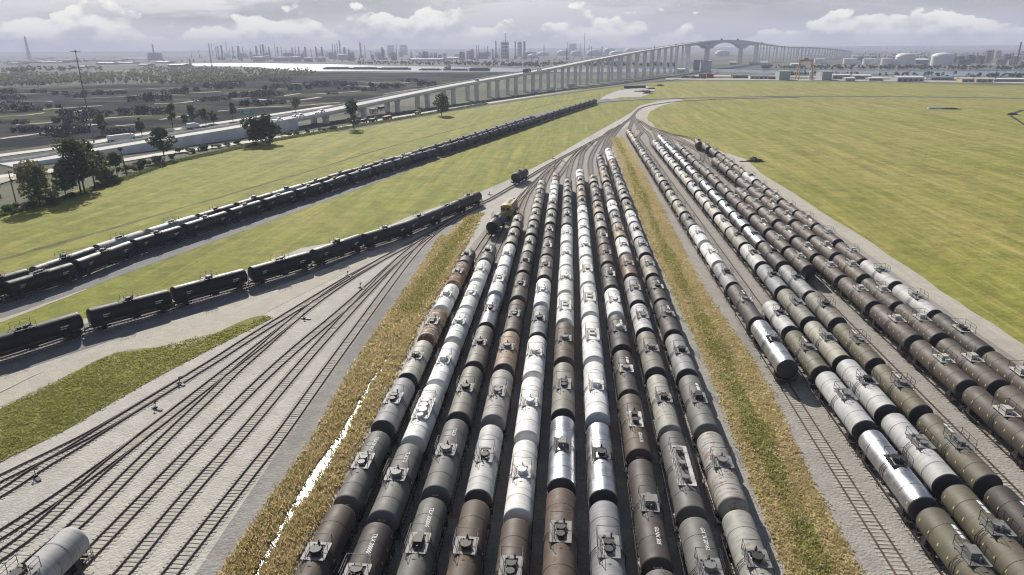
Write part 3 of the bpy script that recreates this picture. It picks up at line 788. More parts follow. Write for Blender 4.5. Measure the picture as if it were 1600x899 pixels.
L2 = offset(L1, 4.6)
L3N = [(-150, 612), (5, 567), (110, 533), (152, 520), (250, 493), (280, 483), (467, 429), (557, 398), (625, 376), (677, 354), (752, 320)]
L3 = offset(gpts(L3N), .85)
def train(P, spans, codes, fill_to, z, rowlabel, group, pitch=None):
    ends = []
    for a, b in spans: ends.append((s_at_px(P, a, z), s_at_px(P, b, z)))
    if fill_to:
        pit = pitch or sum(ends[i+1][0]-ends[i][0] for i in range(len(ends)-1))/(len(ends)-1)
        lt = sum(b-a for a, b in ends)/len(ends); smax = s_at_px(P, fill_to, z)
        while ends[-1][0]+pit+lt < smax+4: ends.append((ends[-1][0]+pit, ends[-1][0]+pit+lt))
    n = len(ends); cs = [codes[i] if i < len(codes) else random.choice(codes[-4:]) for i in range(n)]
    words = [COLOURS[c][3] for c in cs]
    for i, (a, b) in enumerate(ends):
        q, d = along(P, (a+b)/2); c = cs[i]
        rank = sum(1 for w in words[:i] if w == words[i])
        o_ = ['first', 'second', 'third', 'fourth', 'fifth', 'sixth', 'seventh', 'eighth', 'ninth', 'tenth', 'eleventh', 'twelfth', 'thirteenth', 'fourteenth', 'fifteenth', 'sixteenth', 'seventeenth', 'eighteenth', 'nineteenth', 'twentieth', 'twenty-first', 'twenty-second', 'twenty-third', 'twenty-fourth', 'twenty-fifth', 'twenty-sixth', 'twenty-seventh', 'twenty-eighth', 'twenty-ninth', 'thirtieth']
        lab = f"the only {words[i]} tank car in the {rowlabel}" if words.count(words[i]) == 1 else f"{o_[min(rank, 29)]} {words[i]} tank car from the left in the {rowlabel}"
        car((q.x, q.y, 0), atan2(-d.x, d.y), max(8.0, round((b-a)*2)/2-.5), c, lab, group, row='L')
    return ends
e1 = train(L1, [(-95, -4), (5, 113), (117, 205), (208, 283), (287, 354), (358, 408), (411, 459), (462, 502), (504, 542), (544, 580), (582, 613), (616, 639), (641, 660), (662, 681)], 'kkkkkkkkkjjjjjjjkjkkk', 938, ZC, 'front line of the meadow train', 'tank cars of the double line across the meadow')
e2 = train(L2, [(-60, 46), (48, 148), (150, 226), (229, 306), (308, 366), (369, 425)], 'jjwlkjlkjkjwjkjkjk', 838, ZC, 'rear line of the meadow train', 'tank cars of the double line across the meadow')
e3 = train(L3, [(-60, 127), (135, 263), (268, 384), (388, 484), (487, 565), (566, 633), (628, 679), (675, 719), (715, 752)], 'kkkkjjjjB', None, ZC, 'short dark train by the gravel road', 'tank cars of the short dark train')
track(L1+gpts([(940, 160.5), (1000, 156.5), (1100, 153.5), (1250, 151), (1420, 151.8), (1600, 154.2), (2000, 159)]), step=.7)
track(L2, step=.7)
lead = [(765, 313), (790, 298.5), (827, 277), (860, 257), (906, 232.5), (930, 220), (962, 202), (982, 188), (991, 179), (998, 171.5), (1012, 166), (1035, 162), (1060, 159), (1100, 156.8), (1150, 154.8), (1250, 152.6)]
track(L3[:-1]+gpts(lead))
# the fan of empty tracks, ground pixels of their centre lines
FAN = [
 [(-120, 812), (0, 750), (140, 681), (250, 616), (330, 568), (400, 523), (525, 446), (600, 404), (662, 371), (705, 346), (752, 321)],
 [(-100, 824), (0, 773), (60, 734), (120, 698), (180, 660), (250, 617), (300, 587)],
 [(-100, 895), (0, 838), (80, 786), (150, 737), (227, 680), (300, 623), (350, 584), (400, 546), (450, 507), (500, 468), (550, 434), (600, 404)],
 [(-100, 935), (0, 871), (60, 826), (110, 781), (160, 735), (227, 680), (290, 630)],
 [(-60, 978), (30, 898), (127, 815), (212, 731), (273, 672), (330, 618), (370, 579), (410, 544), (450, 508), (490, 475)],
 [(20, 988), (118, 891), (151, 857), (238, 767), (327, 676), (400, 603), (460, 548), (527, 492), (572, 452), (625, 404), (665, 373), (705, 346)],
 [(100, 1000), (192, 897), (285, 785), (380, 678), (440, 607), (490, 549), (540, 494), (590, 440), (625, 404)],
 [(180, 1004), (265, 900), (400, 729), (440, 679), (520, 567), (604, 452), (640, 405), (668, 374), (705, 346)],
]
for fp in FAN: track(gpts(fp), fresh=.62, z=.04)

# lone cars
q0, q1 = g(800, 292), g(829, 276); d = (q1-q0).normalized(); c = q0.lerp(q1, .47)
q, dd = g(812.5, 285.5), d
car((q.x, q.y, 0), atan2(-dd.x, dd.y), 12.0, 'j', 'dark grey tank car standing alone on the curved lead track', 'tank cars standing alone', row='L')
qa, qb = g(764, 377), g(787, 350); d = (qb-qa).normalized(); q = qa.lerp(qb, .5)
car((q.x, q.y, 0), atan2(-d.x, d.y), 12.5, 'k', 'black tank car coupled behind the tan and yellow locomotive', 'tank cars standing alone', row='L')
LOCO = (qb+d*8.2, d)
qa, qb = g(129, 880), g(85, 925); d = (qa-qb).normalized(); q = qa-d*6.4
car((q.x, q.y, 0), atan2(-d.x, d.y), 13.0, 'z', 'pale tank car with rusty top standing alone among the empty tracks', 'tank cars standing alone', row='L')

# ------------------------------------------------------------------ build the cars: the 300 that show largest as things, the rest as one mass
def strip_far(lst): return [c for c in lst]
import re as _re
for c in CARS:
    if len(_re.findall(r"[A-Za-z0-9][A-Za-z0-9'’-]*", c['label'])) > 16: c['label'] = c['label'].replace('tank car', 'tanker')
    if len(_re.findall(r"[A-Za-z0-9][A-Za-z0-9'’-]*", c['label'])) > 16: print('LONG', c['label'])
CARS.sort(key=lambda c: -c['area'])
PLAT = {'P': ('P', 4.6, 1.05), 'D': ('D', 5.2, 1.05), 'Y': ('Y', 7.4, .95), 'X': ('X', 3.6, .85)}
def build_car(c):
    L, code = c['L'], c['code']; colr, rust, mat, _w = COLOURS[code]
    k = random.uniform(.88, 1.10)
    col = tuple(min(q*k*random.uniform(.98, 1.02), .8) for q in colr)+(max(0.0, 1.0-rust*random.uniform(.6, 1.4)),)
    small = c['dz'] > 330
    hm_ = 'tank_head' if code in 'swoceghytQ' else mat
    if small:
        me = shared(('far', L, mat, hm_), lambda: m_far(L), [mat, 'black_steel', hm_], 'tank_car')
        o = inst('tank_car', me, loc=c['loc'], rz=c['rz']); o.color = col
        return tag(o, c['label'], 'tank car', c['group'])
    r = empty('tank_car', c['loc'], c['rz']); tag(r, c['label'], 'tank car', c['group'])
    marked = code in 'yhKs' and c['dz'] < 150
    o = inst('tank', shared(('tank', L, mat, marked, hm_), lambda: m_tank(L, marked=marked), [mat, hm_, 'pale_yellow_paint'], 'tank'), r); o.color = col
    kn = random.choice(['n', 'n', 'n', 'n1', 'n2', 'n2'])
    kind, ln, w = PLAT.get(code, ('V', 2.3, 1.05) if code == 'V' else {'n': ('n', 2.3, 1.05), 'n1': ('n1', 2.8, .95), 'n2': ('n2', 3.0, 1.0)}[kn])
    if code == 'h': kind, ln, w = 'n1', 2.8, .95
    sc_ = random.choice([1, 1, 1.02, .97, .95]); r.scale = (sc_, 1, sc_)
    bright = code in 'hPDWXY' or (code in 'BK' and random.random() < .6)
    pm = 'pale_steel' if bright else ('grey_steel' if code not in 'kjs' else 'black_steel')
    fl = pi if (c['flip'] or random.random() < .25) else 0.0
    dm = {'W': 'white_paint', 'D': 'white_paint', 'P': 'pale_steel', 'V': 'pale_steel', 'F': 'white_paint', 'h': 'pale_steel'}.get(code, 'black_steel' if random.random() < .6 else 'grey_steel')
    man = inst('manway', shared(('man', kind, dm), lambda: m_manway(kind), [dm], 'manway'), r, rz=fl)
    pl = inst('platform', shared(('plat', kind, pm), lambda: m_platform(ln, w), [pm], 'platform'), r)
    inst('railing', shared(('rail', kind), lambda: m_railing(ln, w), ['black_steel'], 'railing'), pl)
    inst('underframe', shared(('uf', L), lambda: m_underframe(L), ['black_steel'], 'underframe'), r)
    for s in (1, -1):
        b = inst('bogie', shared(('bogie',), m_bogie, ['black_steel'], 'bogie'), r, (0, s*(L/2-1.9), -.05))
        if c['dz'] < 120:
            for y in (-.86, .86): inst('wheelset', shared(('ws',), m_wheelset, ['rusty_steel'], 'wheelset'), b, (0, y, 0))
    if c['dz'] < 210:
        inst('ladder', shared(('lad',), m_ladder, ['black_steel'], 'ladder'), r)
        inst('ladder', shared(('lad',), m_ladder, ['black_steel'], 'ladder'), r, rz=pi)
    if c['dz'] < 150:
        for s in (0, pi): inst('coupler', shared(('coup',), m_coupler, ['rusty_steel'], 'coupler'), r, ((0, L/2-.1, 0) if s == 0 else (0, -L/2+.1, 0)), rz=s)
        for y in (-.35, .35, -L*.30, L*.30): inst('strap', shared(('strap', mat), lambda: m_straps(L), [mat], 'strap'), r, (0, y, 0)).color = tuple(q*.72 for q in col[:3])+(1,)
    if c['text']:
        tx = c['text']; y0 = -L*.30 if tx.startswith('GLNX') else L*.26; x0 = .30
        me = text_mesh(tx, .54, lambda a, b: ((x0+b), y0-a, top_z(x0+b)+.02))
        inst('lettering', me, r)
        hh = lambda a, b: (a, -(L/2-.14*(a*a+b*b)/(.64*RAD**2))-.03, ZC+b)
        inst('number', text_mesh(tx, .20, lambda a, b: hh(a, b+.55)), r)
    elif c['row'] == 'L' and code in 'kj' and c['dz'] < 260:
        inst('lettering', shared(('side', L), lambda: m_side(L), ['pale_steel'], 'lettering'), r)
    elif code in 'hBGQKyV' and c['dz'] < 260 and random.random() < .8 and c['row'] != 'L':
        inst('lettering', shared(('dash', L), lambda: m_dash(L, 0), ['white_paint'], 'lettering'), r, rz=(pi if c['row'] in ('R3', 'R4', 'R5', 'R6') and random.random() < .5 else 0))
    return r
for c in CARS[:300]: build_car(c)
rest = CARS[300:]
if rest:
    mb = MB(); mats = []
    for c in rest:
        key = 'mass_'+c['code']
        if key not in MATS:
            plain(key, COLOURS[c['code']][0], .5, .4)
        if MATS[key] not in mats: mats.append(MATS[key])
    if MATS['black_steel'] not in mats: mats.append(MATS['black_steel'])
    for c in rest:
        f = m_far(c['L']); i0 = mats.index(MATS['mass_'+c['code']]); i1 = mats.index(MATS['black_steel'])
        Mx = Matrix.Translation(c['loc']) @ Matrix.Rotation(c['rz'], 4, 'Z'); b = len(mb.v)
        mb.v += [tuple(Mx @ Vector(v)) for v in f.v]; mb.f += [[i+b for i in q] for q in f.f]
        mb.m += [i1 if q == 1 else i0 for q in f.m]; mb.sm += f.sm
    tag(mb.build('distant_tank_cars', mats), 'far tail of the parked tank cars, too small to tell apart', 'tank cars', kind='stuff')
print('CARS', len(CARS), 'mass', len(rest), 'smallest area', CARS[min(299, len(CARS)-1)]['area'])

# ------------------------------------------------------------------ switching locomotive, tan with a yellow cab end
q, d = LOCO
lo = empty('locomotive', (q.x, q.y, 0), atan2(-d.x, d.y)); tag(lo, 'tan locomotive with yellow cab end and dark roof fans', 'locomotive')
b = MB(); b.box((0, 0, 1.35), (2.9, 13.0, .35)); b.box((0, 0, .95), (.6, 13.6, .4)); b.box((0, 0, 1.0), (2.3, 3.6, .6))
b.build('underframe', MATS['black_steel'], lo)
b = MB(); b.box((0, 1.9, 2.95), (2.5, 8.6, 2.9), taper=.94); b.build('hood', MATS['yellow_cream'], lo)
b = MB()
for y in (0, 1.6, 3.2): b.tube((0, y, 4.38), (0, y, 4.52), .55, n=14)
b.box((.5, 4.9, 4.45), (.5, .5, .25)); b.build('roof_fan', MATS['black_steel'], lo)
b = MB(); b.box((0, -3.9, 2.85), (2.95, 2.7, 2.7))
pr = [(1.475*cos(a), 4.2+.55*sin(a)) for a in [pi*k/10 for k in range(11)]]
vs = [(x, -3.9+s*1.45, z) for s in (-1, 1) for x, z in pr]
b.add(vs, [(i, i+1, 12+i, 11+i) for i in range(10)]+[tuple(range(11)), tuple(range(21, 10, -1))])
cab = b.build('cab', MATS['cab_yellow'], lo)
b = MB(); b.box((-.7, -5.27, 3.55), (.8, .06, .75)); b.box((.7, -5.27, 3.55), (.8, .06, .75))
for x in (-1, 1): b.box((x*1.49, -3.9, 3.55), (.05, 1.6, .75))
b.build('window', MATS['glass_dark'], cab)
b = MB()
for x in (-1, 1):
    for y in (-6.4, 6.4): b.bar((x*1.3, y, 1.5), (x*1.3, y, 2.6), .04)
    b.bar((x*1.4, -2.4, 2.5), (x*1.4, 6.4, 2.5), .04)
    for y in (-2, 0, 2, 4, 6): b.bar((x*1.4, y, 1.5), (x*1.4, y, 2.5), .03)
b.bar((-1.3, -6.4, 2.6), (1.3, -6.4, 2.6), .04); b.bar((-1.3, 6.4, 2.6), (1.3, 6.4, 2.6), .04)
b.build('railing', MATS['cab_yellow'], lo)
for s in (1, -1):
    bo = inst('bogie', _cache[('bogie',)], lo, (0, s*4.2, -.05))
    for y in (-.86, .86): inst('wheelset', _cache[('ws',)], bo, (0, y, 0))
for s in (0, pi): inst('coupler', _cache[('coup',)], lo, ((0, 6.6, 0) if s == 0 else (0, -6.6, 0)), rz=s)

# ------------------------------------------------------------------ switch stands beside the points
def m_stand():
    b = MB(); b.box((0, 0, .18), (.55, 2.4, .12)); b.box((0, .4, .34), (.42, .5, .28)); b.tube((0, .4, .4), (0, .4, 1.35), .045)
    return b
def m_target():
    b = MB(); b.box((0, .4, 1.25), (.05, .5, .42)); b.box((.28, .4, 1.45), (.5, .05, .22)); b.bar((0, .4, .55), (.1, 1.15, .62), .035)
    return b
st_me = m_stand().mesh('switch_stand', [MATS['black_steel']]); tg_me = m_target().mesh('target', [MATS['rusty_steel']])
STANDS = [((283, 601), 'low switch stand beside the track nearest the turf patch'), ((246, 640), 'low switch stand between the second and third fan tracks'), ((58, 748), 'switch stand nearest the frame edge below the turf'),
 ((478, 499), 'switch stand at the upper fan junction'), ((565, 451), 'switch stand between two fan tracks below the gravel road'), ((672, 369), 'switch stand where the fan tracks join'), ((545, 432), 'switch stand close below the short dark train'),
 ((766, 305), 'switch stand at the end of the short dark train'), ((865, 248.5), 'switch stand on the meadow side of the lead'), ((882, 254), 'switch stand between the lead and the white tank car'), ((867, 264.5), 'switch stand above the brown tank car'),
 ((926, 227.5), 'switch stand in the middle of the throat'), ((915, 235.5), 'switch stand between the splitting rails of the throat'), ((1018, 203), 'switch stand beside the pale gravel bend'), ((999, 192), 'switch stand near the top of the throat'), ((996, 203.5), 'switch stand above the tan tank cars')]
for i, (px, lab) in enumerate(STANDS):
    q = g(*px); o = inst('switch_stand', st_me, loc=(q.x, q.y, .04), rz=random.uniform(.9, 1.4)); o.scale = (.8, .8, .7); inst('target', tg_me, o)
    tag(o, lab, 'switch stand', 'switch stands beside the points')
# ------------------------------------------------------------------ grass clumps of the ditch banks, the strip and the turf (uncountable: one object each)
def lerp_edge(E, t):
    s = t*(len(E)-1); i = min(int(s), len(E)-2); f = s-i
    return E[i].lerp(E[i+1], f)
def blades(name, EL, ER, n, mats, hrange, skip=None, kfun=None, zbase=.08, ufun=None):
    EL = [g(*q) for q in EL]; ER = [g(*q) for q in ER]
    ws = []; N = 400
    for i in range(N):
        a, b = lerp_edge(EL, (i+.5)/N), lerp_edge(ER, (i+.5)/N)
        seg = (lerp_edge(EL, min((i+1)/N, 1))-lerp_edge(EL, i/N)).length
        m = a.lerp(b, .5); ws.append((b-a).length*seg/max(depth(m), 40)**1.5)
    idx = random.choices(range(N), weights=ws, k=n)
    mb = MB()
    for i in idx:
        t = (i+random.random())/N; u = ufun() if ufun else random.random()
        u += random.uniform(-.03, .03)
        a, b = lerp_edge(EL, t), lerp_edge(ER, t); q = a.lerp(b, u)
        if skip and skip(t, u, q): continue
        mi = kfun(t, u) if kfun else 0
        dz = depth(q); h = random.uniform(*hrange)*(1 if random.random() < .85 else 1.35); sp = .16+.0012*dz
        for _ in range(4):
            an = random.uniform(0, 2*pi); dx, dy = cos(an), sin(an); l = random.uniform(.25, .8)
            x, y = q.x+random.gauss(0, sp), q.y+random.gauss(0, sp); w = .035+.0011*dz
            mb.add([(x-dy*w, y+dx*w, zbase), (x+dy*w, y-dx*w, zbase), (x+dx*l*h, y+dy*l*h, zbase+h*random.uniform(.6, 1))], [(0, 1, 2)], mi)
    return tag(mb.build(name, mats), kind='stuff')
WP = [g(a, b) for a, b in smooth_px(WATER, 4)]
def in_water(t, u, q):
    if WP[0].y < q.y: return False
    best = min(range(len(WP)), key=lambda i: abs(WP[i].y-q.y))
    return abs(WP[best].x-q.x) < WW[min(best//4, 13)]*.50+.16
clump = lambda t, u: 1 if (sin(t*61+u*5)+sin(t*23-u*9)) > 1.0 else 0
blades('reeds', DITCH_L, DITCH_R, 16000, [MATS['reed_blades'], MATS['green_blades']], (.30, .65), in_water, lambda t, u: 1 if (t < .34 and .15 < u < .8 and random.random() < .7) else (1 if random.random() < .05 else 0))
blades('dry_grass', STRIP_L, STRIP_R, 15000, [MATS['strip_blades'], MATS['green_blades']], (.12, .32), None, lambda t, u: 1 if (abs(u-.42) < .16+.08*sin(t*40)+.05*sin(t*97) and random.random() < .68) else 0)
blades('grass_tufts', [(0, 641), (87, 599), (175, 556), (245, 545), (345, 519), (420, 495)], [(0, 721), (87, 678), (175, 630), (250, 586), (330, 545), (424, 498)], 3500, [MATS['green_blades']], (.12, .28), zbase=.09)
blades('weeds', [(486, 690), (552, 572), (632, 455), (690, 368)], [(497, 690), (560, 572), (640, 455), (698, 372)], 900, [MATS['reed_blades']], (.2, .5))

# ------------------------------------------------------------------ trees and bushes
def crown_mb(mb, blobs, n, size, mi=0, flat=.75):
    tot = sum(b[3]**2 for b in blobs)
    for bx, by, bz, br in blobs:
        for _ in range(int(n*br*br/tot)+1):
            d = Vector((random.gauss(0, 1), random.gauss(0, 1), random.gauss(0, 1))).normalized()
            rr = br*random.uniform(.45, 1.0)**.6
            c = Vector((bx+d.x*rr, by+d.y*rr, bz+d.z*rr*flat))
            a = Vector((random.gauss(0, 1), random.gauss(0, 1), random.gauss(0, .7))).normalized()
            b = a.cross(Vector((random.gauss(0, 1), random.gauss(0, 1), random.gauss(0, 1)))).normalized()
            s = size*random.uniform(.6, 1.3)
            mb.add([c-a*s, c-b*s*.6, c+a*s, c+b*s*.7], [(0, 1, 2, 3)], mi)
def tree(name, base, top, wid, mat, label, cat='tree', group=None, trunks=1, bare=.3, n=900, leaf=.55, clumps=9, spread=.75, z0=0.0):
    """base pixel, image row of the tip, crown width in metres"""
    q = g(*base); h = height_at(q, top)
    r = empty(name, (q.x, q.y, z0)); tag(r, label, cat, group)
    blobs = []
    for k in range(clumps):
        a = random.uniform(0, 2*pi); t = random.random(); zz = bare*h+(1-bare)*h*(.12+.80*t)
        env = wid/2*(1-.55*abs(t-.42)/.58)*spread
        rr = env*random.uniform(.25, .95); blobs.append((cos(a)*rr, sin(a)*rr, zz, wid*random.uniform(.15, .27)))
    blobs.append((0, 0, h*.93, wid*.15))
    mb = MB()
    for k in range(trunks):
        ox, oy = (random.uniform(-wid*.15, wid*.15), random.uniform(-wid*.1, wid*.1)) if k else (0, 0)
        mb.tube((ox, oy, -.1), (ox*.7+.2, oy*.7, h*.45), .035*h**.75, .025*h**.75, 7); mb.tube((ox*.7+.2, oy*.7, h*.45), (ox*.4, 0, h*.88), .025*h**.75, .04, 6)
    for bx, by, bz, br in blobs[:8]: mb.tube((.1, 0, max(bz-br*1.4, h*.18)), (bx*.9, by*.9, bz), .010*h, .02, 5)
    mb.build('trunk', MATS['bark'], r)
    cb = MB(); crown_mb(cb, blobs, n, leaf); cb.build('crown', MATS[mat], r)
    return r
tree('tree', (64, 323), 256, 14, 'leaf_olive', 'olive bushy tree beside the wooden power pole', n=2000, bare=.08, clumps=16)
tree('tree', (127, 304), 216, 15, 'leaf_dark', 'tall dark tree standing highest in the roadside clump', n=2200, bare=.25, trunks=2, clumps=18)
tree('tree', (149, 296), 221, 12, 'leaf_dark', 'dark slender tree just right of the tallest one in the roadside clump', n=1400, bare=.28, clumps=12)
tree('tree', (103, 308), 258, 11, 'leaf_green', 'low bushy tree between the olive tree and the tallest dark tree', n=1400, bare=.06)
tree('tree', (168, 287), 250, 10, 'leaf_olive', 'olive low tree at the right end of the roadside clump', n=1200, bare=.06)
tree('tree', (184, 280), 238, 9, 'leaf_green', 'round green tree left of the bare snag', n=1200, bare=.08)
tree('tree', (257, 250), 200, 13, 'leaf_dark', 'lone umbrella-crowned tree in front of the pale highway wall', n=1500, bare=.33, clumps=10)
tree('tree', (400, 226), 183, 15, 'leaf_dark', 'dense dark tree before the highway wall, left one of the pair', n=1700, bare=.04, clumps=14, leaf=.65)
tree('tree', (422, 225), 179, 15, 'leaf_dark', 'dense dark tree before the highway wall, right one of the pair', n=1700, bare=.04, clumps=14, leaf=.65)
tree('pine_tree', (553, 202), 156, 15, 'leaf_dark', 'open-crowned pine in front of the first bridge piers', n=900, bare=.18, clumps=11, leaf=.65)
tree('tree', (690, 181), 146, 15, 'leaf_dark', 'solitary round tree in the meadow before the tall bridge piers', n=1000, bare=.2, clumps=10, leaf=.75)
BK = [((160, 211), 179, 9, 'pine between the light mast and the lone roadside tree'), ((222, 212), 183, 6, 'thin pine behind the highway barrier, leftmost of the thin ones'), ((270, 199), 162, 9, 'tall pine behind the highway, tallest of the line'), ((302, 196), 164, 8, 'pine second from the tallest behind the highway'), ((322, 195), 170, 11, 'broad dark pine in the middle of the line behind the highway'), ((334, 193), 173, 8, 'short pine right of the broad dark pine'), ((364, 189), 160, 8, 'pine left of the green road sign'), ((462, 174), 152, 11, 'pine behind the white cars on the ramp'), ((290, 198), 180, 6, 'small pine between the two tall pines')]
for b, tp, w, lab in BK: tree('pine_tree', b, tp, w, 'leaf_pine', lab, group='pines behind the highway', n=420, bare=.25, leaf=.8, clumps=8, z0=-.2)
# snag and power pole
q = g(198, 273); h = height_at(q, 232); b = MB()
sn = empty('dead_tree', (q.x, q.y, 0)); tag(sn, 'bare broken snag standing at the meadow edge', 'dead tree')
b.tube((0, 0, -.1), (-.6, 0, h), .32, .14, 7); b.tube((-.4, 0, h*.7), (.5, .2, h*.82), .09, .03, 5); b.tube((-.5, 0, h*.86), (-1.3, .2, h*.96), .08, .03, 5); b.build('trunk', MATS['bark'], sn)
b = MB(); crown_mb(b, [(-.7, 0, h*.98, .9), (0, 0, h*.3, .8)], 90, .4); b.build('crown', MATS['leaf_dark'], sn)
q = g(27, 324); h = height_at(q, 267); pp = empty('power_pole', (q.x, q.y, 0)); tag(pp, 'wooden power pole with crossarm beside the olive tree', 'power pole')
b = MB(); b.tube((0, 0, 0), (0, 0, h), .2, .13, 8); b.build('pole', MATS['pole_wood'], pp)
b = MB(); b.box((0, 0, h-.6), (2.6, .14, .16)); b.box((.2, 0, h-2.2), (1.4, .14, .14)); b.tube((.35, 0, h-3.6), (.35, 0, h-2.7), .22); b.build('crossarm', MATS['pole_wood'], pp)
# leaning broken pole in the far corner
q = g(2, 311); b = MB(); b.tube((0, 0, 0), (-.4, 0, 6.5), .18, .1); b.tube((0, 0, 3), (1.6, .2, 5.2), .1, .04); b.tube((0, 0, 2), (-1.2, 0, 4.4), .08, .03)
tag(b.build('dead_tree', MATS['bark'], loc=(q.x, q.y, 0)), 'small leafless tree at the edge beside the power pole', 'dead tree')
# shrubs along the fence line between meadow and highway
shr = []
for k in range(3):
    mb = MB(); bl = [(random.uniform(-2.4, 2.4), random.uniform(-1.2, 1.2), random.uniform(.5, 1.7), random.uniform(.8, 1.3)) for _ in range(6)]
    crown_mb(mb, bl, 420, .38)
    shr.append((mb.mesh('shrub', [MATS[('leaf_olive', 'leaf_green', 'leaf_dark')[k]]])))
SH = [(40, 326), (82, 318), (112, 310), (160, 291), (176, 285), (222, 262), (236, 257), (246, 254), (270, 246), (285, 238), (300, 239), (318, 234), (338, 231), (356, 227), (372, 224), (447, 213), (462, 211), (480, 207), (503, 205), (15, 331), (520, 203), (205, 268)]
for i, px in enumerate(SH):
    q = g(*px); o = inst('shrub', shr[i % 3], loc=(q.x, q.y, 0), rz=random.uniform(0, 6)); s = random.uniform(.75, 1.35); o.scale = (s, s, s*random.uniform(.8, 1.2))
    tag(o, 'leafy shrub in the hedge line between meadow and highway', 'shrub', 'shrubs along the meadow edge')
# undergrowth line at the fence
blades('undergrowth', [(0, 334), (110, 306), (270, 252), (430, 217.5), (600, 189), (760, 161.5)], [(0, 340), (110, 311), (270, 256), (430, 221), (600, 191.5), (760, 163.5)], 5000, [MATS['leaf_green'], MATS['leaf_olive']], (.35, .95), kfun=lambda t, u: random.randint(0, 1))
# dark bushes in the marsh
bsh = []
for k in range(4):
    mb = MB(); wv = random.uniform(5, 9)
    bl = [(random.uniform(-wv, wv), random.uniform(-2.5, 2.5), random.uniform(1.0, 2.2), random.uniform(1.6, 3.0)) for _ in range(9)]
    crown_mb(mb, bl, 420, .6); bsh.append(mb.mesh('bush', [MATS['bush_plum']]))
BU = [(20, 155, 1.6), (60, 145, 1.3), (95, 148, 1.5), (120, 152, 1.2), (16, 174, 2), (48, 173, 1.4), (85, 168, 1), (25, 193, 1), (48, 205, .8), (58, 203, .8), (30, 206, .7), (90, 213, 1), (105, 208, 1.2), (118, 206, 1.3), (97, 192, 1.1), (112, 191, 1.2), (128, 184, 1.6), (148, 182, 1.4), (165, 178, .9), (180, 209, .8), (190, 207, .9), (140, 148, 1.3), (165, 148, 1.7), (185, 146, 1.1), (222, 158, 1.5), (245, 157, 1.9), (255, 154, 1.3), (275, 147, 1.6), (215, 179, 1.4), (235, 178, 1.7), (258, 173, 1), (320, 158, 1.2), (348, 157, 1.1), (375, 152, 1.7), (392, 150, 1.5), (405, 149, 1.7), (425, 151, 1.4), (395, 165, 1.8), (412, 163, 1.4), (430, 162, 1.2), (445, 137, 1.6), (460, 141, 1.2), (475, 139, 1.7), (495, 135, 1.9), (520, 134, 1.8), (545, 134, 1.5), (535, 140, .9), (552, 140, 1), (520, 147, .7), (575, 142, 1.2), (590, 137, 1.6), (605, 138, 1.9), (620, 136, 1.4), (665, 134, 1.7), (672, 131, 1.5), (640, 128, 1.4), (440, 128, 1.7), (420, 140, 1.3), (300, 143, 1.5), (345, 139, 1.8), (365, 136, 1.8), (330, 136, 1.6), (60, 133, 1.4), (8, 146, 1.4)]
for i, (x, y, s) in enumerate(BU):
    q = g(x, y); o = inst('bush', bsh[i % 4], loc=(q.x, q.y, -.3), rz=YAW+random.uniform(-.25, .25)); o.scale = (s, s, s*random.uniform(.8, 1.2))
    tag(o, 'low dark bush in the plum-grey marsh beyond the highway', 'bush', 'dark bushes in the marsh')
# woods that read as one mass
def wood(name, poly, n, hr, mat, label, size=1.3, trunk=True):
    tris = tessellate_polygon([[Vector((a, b, 0)) for a, b in poly]]); A = []
    for t in tris:
        p = [poly[i] for i in t]; A.append(abs((p[1][0]-p[0][0])*(p[2][1]-p[0][1])-(p[2][0]-p[0][0])*(p[1][1]-p[0][1])))
    mb = MB()
    for _ in range(n):
        t = random.choices(tris, weights=A)[0]; u, v = random.random(), random.random()
        if u+v > 1: u, v = 1-u, 1-v
        p = [poly[i] for i in t]; px = p[0][0]+u*(p[1][0]-p[0][0])+v*(p[2][0]-p[0][0]); py = p[0][1]+u*(p[1][1]-p[0][1])+v*(p[2][1]-p[0][1])
        q = g(px, py); h = random.uniform(*hr); w = h*random.uniform(.28, .42)
        if trunk and random.random() < .6: mb.tube((q.x, q.y, -.4), (q.x, q.y, h*.8), .22, .1, 4, 1, False)
        bl = [(q.x+random.gauss(0, w*.4), q.y+random.gauss(0, w*.4), h*random.uniform(.35, .92), w*random.uniform(.4, .75)) for _ in range(3)]
        crown_mb(mb, bl, 34, size, 0)
    return tag(mb.build(name, [MATS[mat], MATS['bark']]), label, 'woodland', kind='stuff')
wood('woodland', [(-60, 139), (0, 137), (110, 133), (210, 131), (300, 135), (420, 127), (500, 116), (480, 112), (420, 111), (330, 107), (230, 108), (180, 116), (100, 118), (40, 117), (-60, 120)], 1500, (4.5, 10), 'wood_far', 'pale green scrub woodland beyond the marsh')
wood('woodland', [(30, 118), (60, 114), (110, 113), (170, 112), (120, 111), (60, 111), (0, 115)], 60, (10, 16), 'wood_shore', 'taller dark wood behind the scrub', 1.6)
wood('treeline', [(560, 101.5), (700, 103), (800, 105.5), (980, 106), (1060, 106.5), (1060, 103), (940, 101), (800, 101), (700, 99.5), (560, 99.5)], 420, (6, 11), 'wood_shore', 'dark wooded far bank of the river behind the bridge', 1.9, False)
wood('treeline', [(1190, 109.3), (1330, 109.5), (1600, 110.2), (1800, 111), (1800, 108.5), (1600, 107.6), (1330, 107), (1190, 106.5)], 330, (5, 9), 'wood_shore', 'dark wooded far bank of the river on the right', 1.7, False)
wood('treeline', [(1200, 118), (1290, 115.5), (1345, 117), (1300, 117.5), (1240, 119)], 60, (3, 6), 'wood_shore', 'dark scrub on the near bank behind the gantry crane', 1.3, False)
wood('treeline', [(1500, 122), (1620, 122.5), (1620, 119.6), (1540, 119.8)], 60, (4, 7), 'wood_shore', 'dark scrub on the near bank at the right', 1.3, False)
